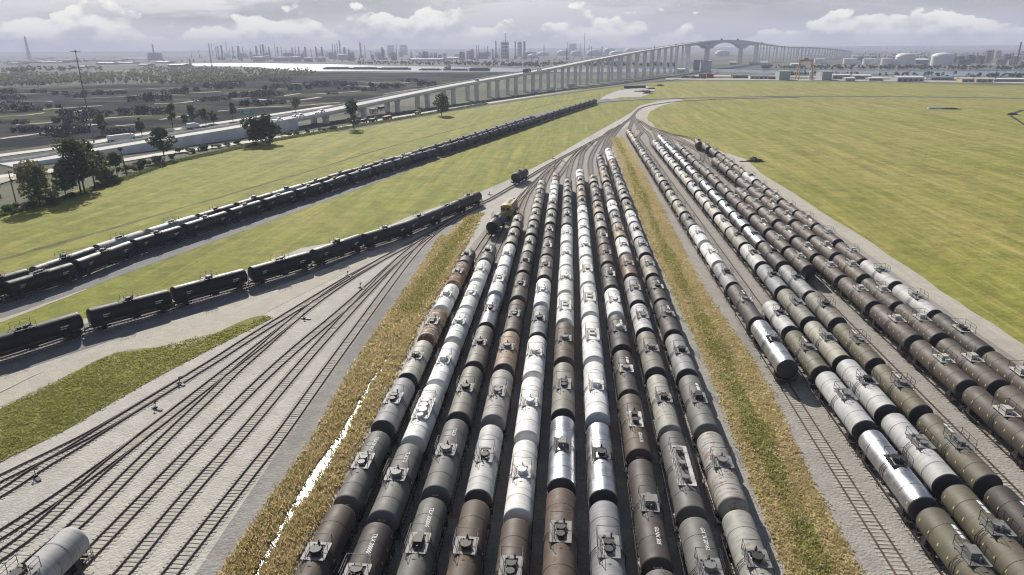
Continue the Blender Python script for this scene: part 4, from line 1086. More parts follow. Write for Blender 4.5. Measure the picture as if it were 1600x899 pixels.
wood('treeline', [(1360, 118), (1480, 120.5), (1500, 121), (1440, 121.5), (1380, 120)], 22, (4, 9), 'wood_shore', 'scattered trees along the near bank', 1.3)
wood('woodland', [(-200, 86), (400, 83.5), (900, 80), (1300, 78), (1800, 74.5), (1800, 73), (1300, 76.5), (900, 79), (400, 82), (-200, 84.5)], 900, (10, 16), 'wood_shore', 'far hazy woods and suburbs up to the horizon', 7, False)
wood('woodland', [(-200, 101), (200, 99), (450, 96.5), (700, 97.5), (1000, 97.5), (1000, 91), (700, 90), (400, 90), (-200, 93)], 260, (4, 9), 'wood_shore', 'scattered hazy trees between the refinery plants', 2.2, False)
wood('woodland', [(1340, 98), (1620, 99), (1800, 95), (1800, 82), (1340, 84)], 420, (5, 11), 'wood_shore', 'hazy trees among the plants on the right bank', 2.6, False)

# ------------------------------------------------------------------ highway and bridge
GX = [(-120, 282), (0, 263), (200, 240.5), (387, 215.3), (515, 192.5), (660, 170.5), (816, 147.3), (930, 130.8), (1028, 117.2), (1075, 110.8), (1107, 106), (1133, 102.5), (1160, 99.5), (1187, 97.5), (1212, 96.5), (1245, 95.5), (1290, 92.5), (1334, 89)]
TOPS = [(-120, 277), (0, 257.5), (110, 244), (180, 231.5), (270, 217), (330, 208), (387, 199), (462, 185), (545, 168), (600, 157), (662, 143.8), (725, 131.2), (800, 118), (862, 107.3), (925, 94.2), (1000, 80), (1037, 73.9), (1075, 68), (1107, 64), (1133, 62.6), (1160, 63.2), (1187, 67.3), (1212, 71.5), (1230, 73.2), (1275, 74.2), (1306, 77), (1334, 80.4)]
def interp(pts, x):
    for i in range(len(pts)-1):
        if x <= pts[i+1][0] or i == len(pts)-2:
            f = (x-pts[i][0])/(pts[i+1][0]-pts[i][0]); return pts[i][1]+f*(pts[i+1][1]-pts[i][1])
AX = []
for i in range(0, 160):
    x = -120+(1334+120)*(i/159)
    p = g(x, interp(GX, x)); AX.append((x, p, height_at(p, interp(TOPS, x))))
# even spacing along the axis, smoothed heights
SX = []; acc = 0
for i, (x, p, z) in enumerate(AX):
    if i: acc += (p-AX[i-1][1]).length
    SX.append((acc, x, p, z))
TOTAL = acc
def at_s(s):
    for i in range(len(SX)-1):
        if s <= SX[i+1][0] or i == len(SX)-2:
            f = (s-SX[i][0])/(SX[i+1][0]-SX[i][0]); a, b = SX[i], SX[i+1]
            return a[1]+f*(b[1]-a[1]), a[2].lerp(b[2], f), a[3]+f*(b[3]-a[3])
STEP = 11.0; NB = int(TOTAL/STEP)
B = [at_s(k*STEP) for k in range(NB+1)]
def sm(vals, w):
    return [sum(vals[max(0, i-w):i+w+1])/len(vals[max(0, i-w):i+w+1]) for i in range(len(vals))]
BPx = [b[0] for b in B]; bx_ = sm([b[1].x for b in B], 6); by_ = sm([b[1].y for b in B], 6); bz_ = sm([b[2] for b in B], 3)
BP = [Vector((bx_[i], by_[i], 0)) for i in range(len(B))]
def nrm(i):
    d = BP[min(i+1, len(BP)-1)]-BP[max(i-1, 0)]; d.normalize(); return Vector((-d.y, d.x, 0)), d
i_of = lambda px: min(range(len(BPx)), key=lambda i: abs(BPx[i]-px))
IA, IM0, IM1 = i_of(462), i_of(1084), i_of(1180)
HAUNCH = [(1082, 73.5), (1084, 72.2), (1086, 71), (1090, 70.2), (1095, 70.4), (1099, 71.6), (1102, 73.4), (1104, 75.6), (1113, 76), (1114.5, 73.4), (1117, 71.2), (1121, 69), (1126, 67.6), (1131, 66.8), (1136, 66.5), (1141, 66.7), (1146, 67.6), (1150, 69), (1153, 71), (1155.5, 73.2), (1157, 75.3), (1164, 75.6), (1166, 73.4), (1169, 71.8), (1173, 70.8), (1178, 70.8), (1182, 72)]
def depth_at(i):
    if IM0 <= i <= IM1: return max(bz_[i]-height_at(BP[i], interp(HAUNCH, BPx[i])), 3.2)
    return 3.0
WID, GAP = 18.0, 0.0
br = empty('highway_bridge', tuple(BP[IA])); tag(br, 'long pale concrete highway bridge on tall piers with arched main span over the river', 'bridge')
def prism(mb, i0, i1, prof, mi=0):
    """prof(i) -> list of (offset across, z), closed section swept along the axis"""
    vs = []; m = None
    for i in range(i0, i1+1):
        n, d = nrm(i); pr = prof(i); m = len(pr)
        vs += [BP[i]+n*w+Vector((0, 0, z)) for w, z in pr]
    fs = [(k*m+j, k*m+(j+1) % m, (k+1)*m+(j+1) % m, (k+1)*m+j) for k in range(i1-i0) for j in range(m)]
    fs += [tuple(range(m-1, -1, -1)), tuple(range((i1-i0)*m, (i1-i0+1)*m))]
    mb.add(vs, fs, mi)
o0 = tuple(-v for v in BP[IA])
def bpart(name, mb, mats, parent=br): return mb.build(name, mats, parent, loc=(o0[0], o0[1], 0))
for dk in range(1):
    w0 = 0.0
    b = MB(); prism(b, IA, NB, lambda i: [(w0, bz_[i]-1.15), (w0+WID, bz_[i]-1.15), (w0+WID, bz_[i]-1.55), (w0+WID-2.2, bz_[i]-1.9), (w0+WID-2.6, bz_[i]-depth_at(i)), (w0+2.6, bz_[i]-depth_at(i)), (w0+2.2, bz_[i]-1.9), (w0, bz_[i]-1.55)])
    bpart('deck', b, MATS['concrete'])
    b = MB(); prism(b, IA, NB, lambda i: [(w0+.55, bz_[i]-1.10), (w0+WID-.55, bz_[i]-1.10), (w0+WID-.55, bz_[i]-1.148), (w0+.55, bz_[i]-1.148)]); bpart('roadway', b, MATS['concrete_road'])
    for a in (w0+.02, w0+WID-.47):
        b = MB(); prism(b, IA, NB, lambda i: [(a, bz_[i]-1.145), (a, bz_[i]), (a+.25, bz_[i]), (a+.45, bz_[i]-1.145)]); bpart('barrier', b, MATS['concrete'])
sp = STEP*3; kpx = []
PI_ = [i for i in range(IA+3, NB-1, 4)]
def pier(i, w0, wa, la, flare):
    n, d = nrm(i); a = atan2(n.y, n.x); top = bz_[i]-depth_at(i)-.02
    c = BP[i]+n*w0; b = MB()
    b.box((c.x, c.y, (top-1.6)/2-.4), (wa, la, top+.8-1.6), 0, rz=a)
    vs = []
    for z, k in ((top-1.6, 1.0), (top-.5, flare), (top, flare)):
        for sx, sy in ((-1, -1), (1, -1), (1, 1), (-1, 1)):
            u = sx*wa/2*k; v = sy*la/2*1.02; vs.append((c.x+u*cos(a)-v*sin(a), c.y+u*sin(a)+v*cos(a), z))
    b.add(vs, [(j, (j+1) % 4, 4+(j+1) % 4, 4+j) for j in range(4)]+[(4+j, 4+(j+1) % 4, 8+(j+1) % 4, 8+j) for j in range(4)]+[(8, 9, 10, 11)])
    bpart('pier', b, MATS['concrete'])
for i in PI_:
    if IM0-2 < i < IM1+2: continue
    pier(i, 4.2, 3.4, 2.4, 1.5); pier(i, WID-4.2, 3.4, 2.4, 1.5)
for px, la in ((1080, 6), (1108.5, 8), (1160.5, 8), (1184, 6)): pier(i_of(px), WID/2, 10, la, 1.05)
# approach ramp with its retaining walls, a structure of its own
hw = empty('highway_ramp', tuple(BP[IA])); tag(hw, 'concrete highway ramp with long pale retaining wall rising to the bridge', 'ramp')
b = MB(); prism(b, 0, IA, lambda i: [(.3, -.4), (.3, bz_[i]-1.15), (WID-.3, bz_[i]-1.15), (WID-.3, -.4)]); bpart('retaining_wall', b, MATS['concrete_blue'], hw)
b = MB(); prism(b, 0, IA-1, lambda i: [(.8, bz_[i]-1.10), (WID-.8, bz_[i]-1.10), (WID-.8, bz_[i]-1.146), (.8, bz_[i]-1.146)]); bpart('roadway', b, MATS['concrete_road'], hw)
for a in (0, WID-.5):
    b = MB(); prism(b, 0, IA, lambda i: [(a, bz_[i]-1.6), (a, bz_[i]), (a+.25, bz_[i]), (a+.5, bz_[i]-1.14), (a+.5, bz_[i]-1.6)]); bpart('barrier', b, MATS['concrete'], hw)
# frontage road and a dark strip painted as the bridge's shade
ribbon('frontage_road', smooth_px([(-120, 300), (0, 276), (130, 260), (250, 241), (330, 230), (440, 214), (520, 202), (600, 187), (700, 170.5), (800, 155), (900, 140), (1000, 125.5), (1060, 117)], 4), 8, .03, 'concrete_road', jitter=.05)
ribbon('concrete_apron', smooth_px([(-60, 296), (0, 282), (60, 272), (120, 262)], 4), [13, 13, 12, 11, 10, 9, 8, 7, 6, 5, 5, 5, 4], .025, 'pale_gravel', jitter=.1)
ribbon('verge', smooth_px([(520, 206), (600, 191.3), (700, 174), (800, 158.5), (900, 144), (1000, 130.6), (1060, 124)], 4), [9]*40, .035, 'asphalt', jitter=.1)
ribbon('gravel_lot', smooth_px([(1040, 123.5), (1130, 123.8), (1250, 124.6), (1400, 126.5), (1540, 128.5), (1700, 129)], 4), 55, .02, 'pale_gravel', jitter=.3)
ribbon('gravel_lot', smooth_px([(1050, 118), (1130, 118.5), (1250, 119.5), (1400, 121.5), (1600, 124)], 4), 60, -.1, 'yard_gravel', jitter=.3)
# the lower carriageway beside the ramp with its light traffic
ribbon('frontage_road', smooth_px([(-120, 262), (0, 243), (115, 228), (200, 213), (330, 194), (440, 177), (520, 165)], 4), 9, -.1, 'concrete_road')
# high mast light
q = g(147, 223); h = height_at(q, 80); hm = empty('light_mast', (q.x, q.y, 0)); tag(hm, 'very tall slender light mast rising beside the highway', 'light mast')
b = MB(); b.tube((0, 0, 0), (0, 0, h), .42, .17, 10); b.build('pole', MATS['grey_steel'], hm)
b = MB(); b.lathe([(1.2, h-.3), (1.35, h-.3), (1.35, h-.1), (1.2, h-.1), (1.2, h-.3)], 16); b.tube((0, 0, h-.4), (0, 0, h+.3), .35)
for k in range(6): a = k*pi/3; b.bar((0, 0, h-.2), (1.3*cos(a), 1.3*sin(a), h-.2), .06)
b.build('ring', MATS['black_steel'], hm)
for k in range(6):
    a = k*pi/3; b = MB(); b.box((1.9*cos(a), 1.9*sin(a), h-.35), (1.0, .5, .28), rz=a); b.build('lamp', MATS['grey_steel'], hm)
# other light poles
for i, (px, tp, lab) in enumerate([((1020, 120), 72, 'slim light pole before the tallest bridge piers'), ((1053, 117), 70, 'slim light pole left of the first main pier'), ((1554, 128), 111, 'light pole beside the ochre sheds')]):
    q = g(*px); h = height_at(q, tp); o = empty('light_pole', (q.x, q.y, 0)); tag(o, lab, 'light pole', 'light poles')
    b = MB(); b.tube((0, 0, 0), (0, 0, h), .5, .3, 8); b.build('pole', MATS['plant_dark'], o); b = MB(); b.box((0, 0, h), (3, .8, .5)); b.build('lamp', MATS['plant_dark'], o)
# overhead road sign
q = g(388, 190); h = height_at(q, 171); sg = empty('road_sign', (q.x, q.y, 0), YAW+.25); tag(sg, 'green overhead road sign above the highway ramp', 'road sign')
b = MB(); b.tube((-4.2, 0, 0), (-4.2, 0, h), .2); b.tube((4.2, 0, 0), (4.2, 0, h), .2); b.tube((-4.2, 0, h-1), (4.2, 0, h-1), .15); b.build('post', MATS['grey_steel'], sg)
b = MB(); b.box((0, -.25, h-1.9), (7.0, .12, 3.4)); b.build('panel', MATS['sign_green'], sg)
b = MB()
for zz, ww in ((.8, 4.6), (-.1, 5.4), (-1.0, 3.6)):
    for k in range(int(ww/.62)): b.box((-ww/2+.3+k*.62, -.33, h-1.9+zz), (.42, .02, .46))
b.build('legend', MATS['white_paint'], sg)

# ------------------------------------------------------------------ road vehicles
def m_carbody():
    b = MB()
    sec = [(-2.3, .45, .78), (-2.25, .80, .84), (-1.5, .92, .88), (-.9, 1.42, .72), (.5, 1.46, .72), (1.15, .95, .88), (2.1, .85, .84), (2.3, .5, .78)]
    vs = []
    for y, z, w in sec: vs += [(-w, y, .35), (w, y, .35), (w, y, z), (-w, y, z)]
    fs = [(4*k+j, 4*k+(j+1) % 4, 4*k+4+(j+1) % 4, 4*k+4+j) for k in range(len(sec)-1) for j in range(4)]+[(3, 2, 1, 0), (28, 29, 30, 31)]
    b.add(vs, fs); return b
def m_carglass():
    b = MB(); b.box((0, -.2, 1.15), (1.62, 1.9, .42), taper=.9); return b
def m_wheels():
    b = MB()
    return b
cb_w = m_carbody().mesh('body', [MATS['car_white']]); cb_d = m_carbody().mesh('body', [MATS['car_dark']]); cgl = m_carglass().mesh('window', [MATS['glass_dark']])
wb = MB(); wb.tube((-.12, 0, 0), (.12, 0, 0), .34, n=14); whl = wb.mesh('wheel', [MATS['tyre']])
def vehicle(s_px, off, me, label, group, scale=1.0):
    i = i_of(s_px); n, d = nrm(i); p = BP[i]+n*off; z = bz_[i]-1.09
    r = empty('car', (p.x, p.y, z), atan2(-d.x, d.y)); r.scale = (scale,)*3; tag(r, label, 'car', group)
    bo = inst('body', me, r); inst('window', cgl, bo)
    for x in (-.82, .82):
        for y in (-1.45, 1.45): inst('wheel', whl, r, (x, y, .34))
GRP = 'cars on the highway'
vehicle(424, 9, cb_w, 'white car on the ramp just right of the dark tree pair', GRP, 1.25)
vehicle(452, 6, cb_w, 'white car at the foot of the bridge, behind another white car', GRP, 1.3)
vehicle(480, 11, cb_d, 'dark car between the white cars at the foot of the bridge', GRP)
vehicle(491, 7, cb_w, 'white car at the start of the bridge in mid traffic', GRP, 1.3)
vehicle(498, 3.5, cb_d, 'dark car close to the bridge parapet behind the white cars', GRP)
vehicle(513, 7, cb_w, 'white car farthest up the bridge of the lower traffic', GRP, 1.3)
vehicle(300, 12, cb_w, 'white car on the ramp before the light rail of the lower road', GRP, 1.2)
vehicle(757, 9, cb_d, 'lone dark car halfway up the bridge', GRP, 1.1)
def truck(name, px_or_i, label, mats, L=9.0, hgt=3.2, on=None, rz=0.0, z=0.0):
    if on is not None:
        i = i_of(px_or_i); n, d = nrm(i); p = BP[i]+n*on; z = bz_[i]-1.09; rz = atan2(-d.x, d.y)
    else: p = g(*px_or_i)
    r = empty(name, (p.x, p.y, z), rz); tag(r, label, 'truck')
    b = MB(); b.box((0, -1.0, .75+hgt/2), (2.5, L-3.0, hgt)); b.build('body', MATS[mats[0]], r)
    b = MB(); b.box((0, L/2-1.25, 1.75), (2.4, 1.9, 2.2), taper=.88); c = b.build('cab', MATS[mats[1]], r)
    b = MB(); b.box((0, L/2-.42, 2.2), (2.0, .1, .8)); b.build('window', MATS['glass_dark'], c)
    b = MB(); b.box((0, 0, .75), (1.1, L-.6, .3)); b.build('chassis', MATS['black_steel'], r)
    for x in (-1.1, 1.1):
        for y in (L/2-1.3, -L/2+1.2, -L/2+2.4):
            w = inst('wheel', whl, r, (x, y, .5)); w.scale = (1.6, 1.45, 1.45)
a_h = atan2(-nrm(i_of(600))[1].x, nrm(i_of(600))[1].y)
truck('truck', 834, 'dark lorry on the bridge, lower of the two together', ('plant_dark', 'car_dark'), on=8, L=11)
truck('truck', 841, 'dark lorry on the bridge, upper of the two together', ('plant_grey', 'car_dark'), on=10, L=12)
truck('truck', 852, 'grey lorry following above the two dark ones on the bridge', ('plant_pale', 'car_white'), on=6, L=8, hgt=2.4)
truck('truck', 1129, 'lorry silhouetted near the left crest of the bridge', ('plant_dark', 'car_dark'), on=7, L=14, hgt=4)
truck('truck', 1153, 'lorry silhouetted near the right crest of the bridge', ('plant_dark', 'car_dark'), on=7, L=14, hgt=4)
truck('truck', 1190, 'pale lorry descending the far side of the bridge', ('plant_pale', 'car_white'), on=7, L=14, hgt=4)
truck('truck', (605, 187.5), 'rusty red dump truck parked on the frontage road', ('red_paint', 'red_paint'), L=9, hgt=1.9, rz=a_h)
truck('truck', (562, 193), 'long dark lorry parked behind the open-crowned pine', ('black_steel', 'car_dark'), L=15, hgt=1.6, rz=a_h)
truck('truck', (583, 190.5), 'short dark lorry parked between the pine and the red truck', ('black_steel', 'car_dark'), L=8, hgt=1.4, rz=a_h)
truck('truck', (584, 176), 'white lorry under the second bridge pier', ('plant_pale', 'car_white'), L=9, hgt=2.4, rz=a_h)
truck('truck', (598, 171), 'dark lorry parked under the bridge behind the piers', ('black_steel', 'car_dark'), L=11, hgt=1.8, rz=a_h)
truck('truck', (190, 219), 'white tanker lorry on the lower carriageway beside the mast', ('car_white', 'car_white'), L=16, hgt=2.4, rz=a_h, z=-.1)
truck('truck', (302, 201), 'white box lorry on the far lane of the ramp', ('car_white', 'car_white'), L=9, hgt=2.6, rz=a_h)
truck('truck', (653, 178.5), 'small works lorry on the shaded frontage road', ('plant_grey', 'orange_paint'), L=6, hgt=1.2, rz=a_h)
truck('truck', (840, 145), 'white lorry parked among the bridge piers', ('car_white', 'car_white'), L=16, hgt=3, rz=a_h)
truck('truck', (862, 142.5), 'white trailer parked between two bridge piers', ('car_white', 'plant_pale'), L=14, hgt=3, rz=a_h)
truck('truck', (893, 137.5), 'pale lorry parked deeper under the bridge', ('plant_pale', 'car_white'), L=16, hgt=3.4, rz=a_h)

# ------------------------------------------------------------------ piles and odd loads
def heap(px, wid, label, mats=('black_steel',), dp=None, hgt=1.6, n=70, name='sleeper_pile', cat='pile', beam=2.4):
    q = g(*px); b = MB(); dp = dp or wid*.45
    for _ in range(n):
        u = random.uniform(-1, 1); v = random.uniform(-1, 1)
        zz = random.uniform(.1, max(.15, hgt*(1-u*u)*(1-v*v*.8)))
        b.box((u*wid/2, v*dp/2, zz), (beam*random.uniform(.6, 1.1), random.uniform(.2, .4), random.uniform(.2, .35)), random.randrange(len(mats)), rz=random.uniform(-1.2, 1.2))
    # bulk under the loose beams
    pr = [(max(.01, (1-t)**.6), t*hgt*.75) for t in (0, .25, .5, .75, 1)]
    b.lathe([(r, z) for r, z in pr], 14, smooth=False)
    k = len(b.v)-5*14
    for i in range(k, len(b.v)):
        x, y, z = b.v[i]; b.v[i] = (x*wid*.44*random.uniform(.85, 1.1), y*dp*.44*random.uniform(.85, 1.1), z)
    return tag(b.build(name, [MATS[m_] for m_ in mats], loc=(q.x, q.y, 0), rz=YAW), label, cat)
heap((1180, 252.5), 5.2, 'dark heap of scrap timber beside the pale road', ('black_steel', 'rusty_steel', 'sleeper_wood'), 3.2, 2.0, 90)
q = g(1166, 253); b = MB()
for k in range(5): b.box((random.uniform(-.3, .3), k*.28-.6, .15), (5.2, .22, .24), rz=random.uniform(-.06, .06))
tag(b.build('beam_stack', MATS['black_steel'], loc=(q.x, q.y, 0), rz=YAW), 'flat stack of long dark beams beside the scrap heap', 'stack')
for px, w, lab in [((1006, 143.5), 20, 'larger dark pile on the gravel beyond the meadow train'), ((1017, 139.3), 9, 'small dark pile beyond the larger one'), ((1012, 146.3), 9, 'small dark pile nearest the far track'), ((1031, 134.4), 9, 'lone dark pile farthest out on the grass')]:
    heap(px, w, lab, ('plant_dark', 'black_steel'), w*.5, 2.0, 60, beam=4)
q = g(992, 138); b = MB(); b.box((0, 0, 1.3), (28, 5, 2.6))
for k in range(24): b.box((-13+k*1.15, random.uniform(-.4, .4), 2.75), (.9, 5.2, .35))
tag(b.build('sleeper_stack', MATS['plant_dark'], loc=(q.x, q.y, 0), rz=.45+YAW), 'long low dark stack at the head of the gravel spur', 'stack')
q = g(1465, 170.6); b = MB()
for k in range(4): b.tube((-7.5, k*.75-1.1, .4), (7.5, k*.75-1.1, .4), .36, n=8)
for k in range(3): b.tube((-7.5, k*.75-.75, 1.05), (7.5, k*.75-.75, 1.05), .36, n=8)
tag(b.build('pipe_stack', MATS['white_tank'], loc=(q.x, q.y, 0), rz=YAW), 'pale stack of pipes lying in the right field', 'stack')
heap((1487, 171), 14, 'dark low pile lying beside the pale pipes in the field', ('plant_dark',), 3, 1.2, 60, beam=4)
heap((1582, 179.5), 6, 'dark spoil heap at the head of the field ditch', ('black_steel', 'pole_wood'), 4, 1.6, 60)

# ------------------------------------------------------------------ river traffic
def barge(px0, px1, y, hgt, label, deck='barge_steel'):
    a, c = g(px0, y), g(px1, y); L = (c-a).length; m = a.lerp(c, .5)
    r = empty('barge', (m.x, m.y, -.12), atan2(c.y-a.y, c.x-a.x)); tag(r, label, 'barge', 'barges on the river')
    b = MB(); w = 13
    vs = [(-L/2, -w/2, hgt), (-L/2+3, -w/2, 0), (L/2-3, -w/2, 0), (L/2, -w/2, hgt)]; vs += [(x, -y_, z) for x, y_, z in vs]
    b.add(vs, [(0, 1, 2, 3), (7, 6, 5, 4), (0, 3, 7, 4), (0, 4, 5, 1), (3, 2, 6, 7), (1, 5, 6, 2)]); b.build('hull', MATS[deck], r)
    b = MB(); b.box((0, 0, hgt+.6), (L*.8, w*.75, 1.2))
    for k in range(5): b.tube((-L*.35+k*L*.175, 2, hgt+1.2), (-L*.35+k*L*.175, 2, hgt+2.2), .5)
    b.build('hatch', MATS['plant_dark'], r)
barge(506, 548, 108.4, 4, 'dark loaded barge at the left end of the moored line'); barge(549, 592, 108.6, 4, 'dark barge second from the left in the moored line'); barge(593, 642, 109, 4, 'dark barge right of the first two in the moored line')
barge(655, 690, 109.8, 2.5, 'low dark barge left of the pushing boat'); barge(706, 732, 110.2, 2.5, 'low dark barge right of the pushing boat'); barge(733, 766, 110.6, 5, 'high-sided dark barge at the right end of the line')
q = g(701, 109.6); tb = empty('tugboat', (q.x, q.y, -.1), YAW); tag(tb, 'small tugboat with tall wheelhouse between the low barges', 'tugboat')
b = MB(); b.add([(-14, -5, 3), (-11, -4, 0), (11, -4, 0), (15, 0, 3.4), (11, -5, 3), (-14, 5, 3), (-11, 4, 0), (11, 4, 0), (11, 5, 3)], [(0, 1, 2, 4), (4, 2, 3), (5, 8, 7, 6), (8, 3, 7), (7, 3, 2), (0, 4, 3, 8, 5), (0, 5, 6, 1), (1, 6, 7, 2)]); b.build('hull', MATS['barge_steel'], tb)
b = MB(); b.box((-2, 0, 5.2), (14, 7, 4.2)); b.box((2, 0, 9), (6, 5, 3.6)); b.box((2, 0, 12), (4, 3.6, 2.6)); b.build('wheelhouse', MATS['plant_pale'], tb)
b = MB(); b.tube((-4, 1.5, 7), (-4, 1.5, 11), .6); b.tube((2, 0, 13), (2, 0, 17), .15); b.build('funnel', MATS['plant_dark'], tb)

# ------------------------------------------------------------------ far plants: stacks, columns, tanks, sheds
def stack(x, yb, yt, wpx, mat, label, kind, name, cat, group):
    q = g(x, yb); dz = depth(q); h = height_at(q, yt); r_ = max(wpx*dz/F/2, .5)
    b = MB()
    if kind == 'stack':
        b.tube((0, 0, -.4), (0, 0, h), r_*1.15, r_*.8, 12)
        b.tube((0, 0, h*.97), (0, 0, h+.01), r_*1.0, r_*1.0, 12)
    elif kind == 'column':
        b.tube((0, 0, -.4), (0, 0, h*.96), r_, r_, 12); b.lathe([(r_, h*.96), (r_*.6, h*.99), (.01, h)], 12)
        for k in (.35, .55, .75, .93): b.tube((0, 0, h*k), (0, 0, h*k+r_*.3), r_*1.5, r_*1.5, 10)
        b.tube((r_*1.7, 0, 0), (r_*1.7, 0, h*.9), r_*.25, n=6); b.box((r_*1.2, 0, h*.08), (r_*6, r_*5, h*.16))
    elif kind == 'lattice':
        w = r_*1.6
        for sx, sy in ((-1, -1), (1, -1), (1, 1), (-1, 1)): b.bar((sx*w, sy*w, 0), (sx*w*.25, sy*w*.25, h), r_*.22)
        n = 12
        for k in range(n):
            z0, z1 = h*k/n, h*(k+1)/n; f0, f1 = 1-.75*k/n, 1-.75*(k+1)/n
            for (sx, sy), (tx, ty) in (((-1, -1), (1, -1)), ((1, -1), (1, 1)), ((1, 1), (-1, 1)), ((-1, 1), (-1, -1))):
                b.bar((sx*w*f0, sy*w*f0, z0), (tx*w*f1, ty*w*f1, z1), r_*.14); b.bar((sx*w*f1, sy*w*f1, z1), (tx*w*f1, ty*w*f1, z1), r_*.14)
    elif kind == 'block':
        w = r_*2
        for fl in range(5):
            z = h*fl/5; b.box((0, 0, z+h*.09), (w*(1-.03*fl), w*.8*(1-.03*fl), h*.15))
            b.box((0, 0, z+h*.185), (w*1.06, w*.86, h*.02))
        for sx in (-1, 1):
            for sy in (-1, 1): b.bar((sx*w*.52, sy*w*.42, 0), (sx*w*.52, sy*w*.42, h), w*.03)
        for k in range(4): b.tube((w*(-.35+.23*k), 0, h), (w*(-.35+.23*k), 0, h*(1.06+.05*(k % 2))), w*.05)
    o = b.build(name, MATS[mat], loc=(q.x, q.y, -.3))
    return tag(o, label, cat, group)
def tank(x, yb, yt, wpx, mat, label, dome=.14, name='storage_tank', group='storage tanks of the far plants'):
    q = g(x, yb); dz = depth(q); h = height_at(q, yt); r_ = wpx*dz/F/2
    r = empty(name, (q.x, q.y, -.3)); tag(r, label, 'storage tank', group)
    hs = h*(1-dome*1.6) if dome > .1 else h*.94
    b = MB(); b.tube((0, 0, 0), (0, 0, hs), r_, r_, 32, caps=False)
    for k in range(1, 5): b.tube((0, 0, hs*k/5-.08), (0, 0, hs*k/5+.08), r_*1.008, r_*1.008, 32, caps=False)
    b.build('shell', MATS[mat], r)
    b = MB(); pr = [(r_*cos(a), hs+(h-hs)*sin(a)) for a in [pi/2*k/6 for k in range(6)]]+[(.01, h)]; b.lathe([(r_*1.015, hs-.2)]+pr, 32); b.tube((0, 0, h-.2), (0, 0, h+h*.02), r_*.1); b.build('roof', MATS[mat], r)
    b = MB()
    for k in range(16):
        a0, a1 = k*.13, (k+1)*.13; b.bar((r_*1.02*cos(-1.5+a0), r_*1.02*sin(-1.5+a0), hs*k/16), (r_*1.02*cos(-1.5+a1), r_*1.02*sin(-1.5+a1), hs*(k+1)/16), .25)
    b.build('stairway', MATS['plant_grey'], r)
G1 = 'stacks and columns of the refinery beyond the river'
LS, LC, LB = 'thin hazy stack among the refinery towers beyond the river', 'hazy distillation column with platforms in the refinery beyond the river', 'hazy block of steel process structure in the refinery beyond the river'
for x, yt in [(333, 69), (339, 73), (349, 71), (356, 66), (373, 72), (381, 74), (417, 72), (431, 65), (441, 73), (448, 77), (463, 73), (487, 76), (521, 68), (525, 70), (528.5, 67.5), (571, 71), (580, 79), (620, 69), (745, 71), (748, 70), (757, 72), (762, 72), (780, 68), (850, 70), (886, 66), (906, 68), (920, 71), (924, 72), (475, 79), (505, 77), (360, 76), (393, 75), (300, 79), (312, 78)]:
    stack(x, 93+random.uniform(-3, 1), yt, random.uniform(.8, 1.3), 'plant_grey', LS, 'stack', 'refinery_stack', 'stack', G1)
for x, yt, w in [(342, 72, 2), (348, 70.5, 2.2), (365, 72.5, 2), (374, 71.5, 3), (402, 71.5, 3), (409, 70, 2), (413, 69, 3), (422, 73, 2), (435, 73, 1.6), (458, 74, 2), (468, 72.5, 1.8), (478, 73, 3), (495, 73, 2.4), (504, 73, 2.4), (532, 62.5, 2.2), (539, 74, 4), (546, 76, 2), (564, 66, 2.4), (598, 74, 4), (600, 78, 3), (775, 63, 2.2), (805, 64, 2), (819, 64, 3), (738, 76, 3), (770, 76, 2), (885, 76, 2), (940, 72, 1.6), (790, 76, 2)]:
    stack(x, 93+random.uniform(-3, 1), yt, w*.8, random.choice(['plant_grey', 'plant_dark']), LC, 'column', 'distillation_column', 'column', G1)
for x, yb, yt, w in [(611, 86, 71.5, 9), (735, 92, 80, 10), (755, 92, 82, 14), (895, 84, 69, 12), (450, 92, 83, 12), (520, 92, 82, 10), (380, 91, 84, 12), (830, 90, 82, 14)]:
    stack(x, yb, yt, w, 'plant_grey', LB, 'block', 'process_structure', 'plant structure', G1)
stack(631, 86, 71, 10, 'plant_grey', 'broad hazy tower block in the middle of the refinery skyline', 'block', 'process_structure', 'plant structure', G1)
stack(789, 92, 66, 11, 'plant_dark', 'tall dark tower block with mast in the refinery skyline', 'block', 'process_structure', 'plant structure', G1)
stack(790, 91, 52, 1.2, 'plant_dark', 'thin mast rising out of the tall dark tower block', 'stack', 'mast', 'mast', None)
stack(812, 89, 66, 6, 'plant_dark', 'dark tower block right of the one with a mast', 'block', 'process_structure', 'plant structure', G1)
stack(242, 94, 69.5, 2.6, 'plant_grey', 'stout lone stack left of the refinery', 'stack', 'refinery_stack', 'stack', G1)
stack(243, 94, 83, 16, 'plant_grey', 'grey plant building at the foot of the stout lone stack', 'block', 'process_structure', 'plant structure', G1)
stack(913, 86, 51, 1.2, 'plant_grey', 'tallest thin stack right of the refinery', 'stack', 'refinery_stack', 'stack', G1)
stack(331, 104, 68, 1.2, 'plant_grey', 'tall lattice mast on the near river bank', 'lattice', 'lattice_mast', 'mast', None)
stack(47, 95.5, 57, 2.6, 'plant_grey', 'tall lattice tower on the far left horizon', 'lattice', 'lattice_mast', 'mast', None)
stack(298, 103, 92, 2, 'plant_grey', 'short lattice beacon on the near river bank', 'lattice', 'lattice_mast', 'mast', None)
stack(1588, 101, 66, 2.6, 'plant_dark', 'tall dark stack at the right edge of the skyline', 'stack', 'refinery_stack', 'stack', None)
